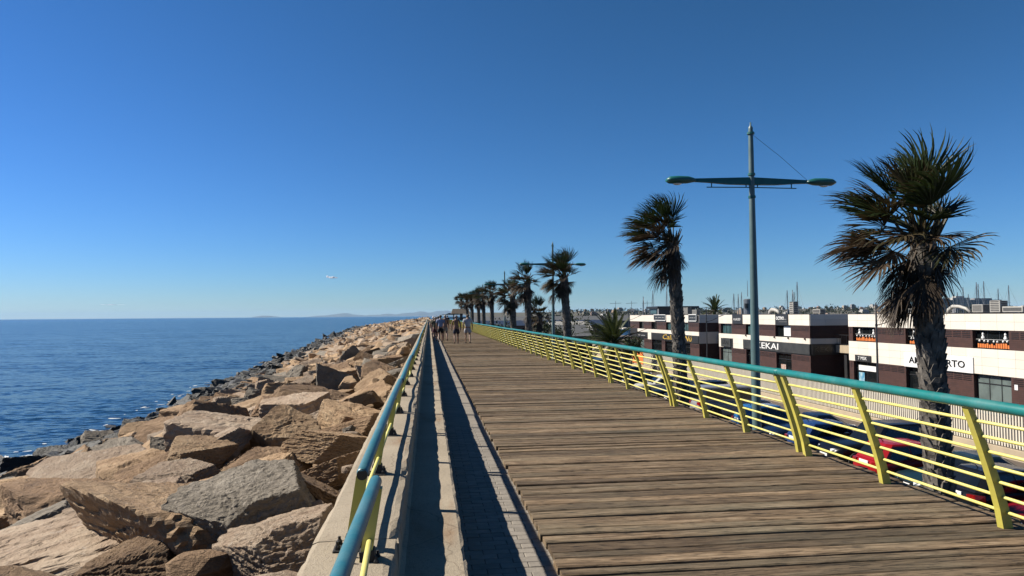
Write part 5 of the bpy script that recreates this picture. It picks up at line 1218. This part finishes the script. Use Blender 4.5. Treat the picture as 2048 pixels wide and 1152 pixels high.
# ------------------------------------------------------------------ two wisps of cloud low over the bay
def cloud(label, x, y, z, w_, h_, seed):
    rd = random.Random(seed); m = MB(); hv, hf = ICO[3]
    for _ in range(16):
        t = rd.uniform(-1, 1); r_ = (1-abs(t)*.8); c = (x+t*w_/2, y+rd.uniform(-60,60), z+rd.uniform(-.2,.3)*h_-t*h_*.25); q = fbm(hv*2+rd.random()*50, seed, 3)
        m.add([(c[0]+d[0]*w_*.13*r_*(1+.4*e), c[1]+d[1]*w_*.1*r_, c[2]+d[2]*h_*.3*r_*(1+.5*e)) for d, e in zip(hv, q)], hf)
    o = m.build('cloud', cloud_m, smooth=True); tag(o, label, 'cloud', kind='structure')
cloud_m = bpy.data.materials.new('cloud'); cloud_m.use_nodes = True; t = cloud_m.node_tree; t.nodes.clear(); o_ = t.nodes.new('ShaderNodeOutputMaterial')
a_ = t.nodes.new('ShaderNodeBsdfDiffuse'); b_ = t.nodes.new('ShaderNodeBsdfTranslucent'); m_ = t.nodes.new('ShaderNodeMixShader'); m_.inputs[0].default_value = .5
nz_ = N(t, 'ShaderNodeTexNoise', Scale=.02); cr_ = ramp(t, nz_.outputs['Fac'], [(.3, (.9,.9,.92)), (.7, (.8,.82,.85))]); L(t, cr_, a_.inputs[0]); L(t, cr_, b_.inputs[0]); L(t, a_.outputs[0], m_.inputs[1]); L(t, b_.outputs[0], m_.inputs[2]); L(t, m_.outputs[0], o_.inputs[0])
cloud('small white wisp of cloud over the bay', -1630, 12000, 660, 230, 46, 3)
cloud('thin flat streak of cloud low over the sea', -5080, 12000, 222, 380, 10, 4)
# ------------------------------------------------------------------ base colours for a picture exposed for the sun
KEEP = {'sea_water': .65, 'mountain_rock': 1., 'white_panel': .72, 'white': .74, 'slat': .7, 'hull': .6, 'lamp_glass': 1., 'wet_rock': .8, 'orange': .7, 'gold': .9, 'yellow_bar': .66, 'yellow': .58,
        'tan_rock': .62, 'pale_rock': .60, 'brown_rock': .62, 'grey_rock': .55, 'weathered_plank': .58, 'teal': .6, 'teal_worn': .6}
for m in bpy.data.materials:
    if not m.use_nodes: continue
    t = m.node_tree; b = t.nodes.get('Principled BSDF')
    if not b or not b.inputs['Base Color'].is_linked: continue
    k = KEEP.get(m.name, .52)
    if k == 1.: continue
    src = b.inputs['Base Color'].links[0].from_socket
    for l in [l for l in t.links if l.from_socket == src and l.to_node.type in ('BSDF_PRINCIPLED', 'BSDF_TRANSLUCENT')]:
        to = l.to_socket; t.links.remove(l); t.links.new(scale_c(t, src, k), to)
# ------------------------------------------------------------------ haze over the bay
hb = MB().box(-26000, 26000, -400, 26000, SEA-9.5, 190)
m = bpy.data.materials.new('haze'); m.use_nodes = True; t = m.node_tree; t.nodes.clear()
out = t.nodes.new('ShaderNodeOutputMaterial'); pvn = t.nodes.new('ShaderNodeVolumePrincipled'); pvn.inputs['Color'].default_value = (.42,.68,1,1); pvn.inputs['Density'].default_value = 2.8e-5; pvn.inputs['Anisotropy'].default_value = .0
t.links.new(pvn.outputs[0], out.inputs['Volume'])
tag(hb.build('haze', m), 'thin pale sea haze filling the air over the bay', 'haze', kind='stuff')
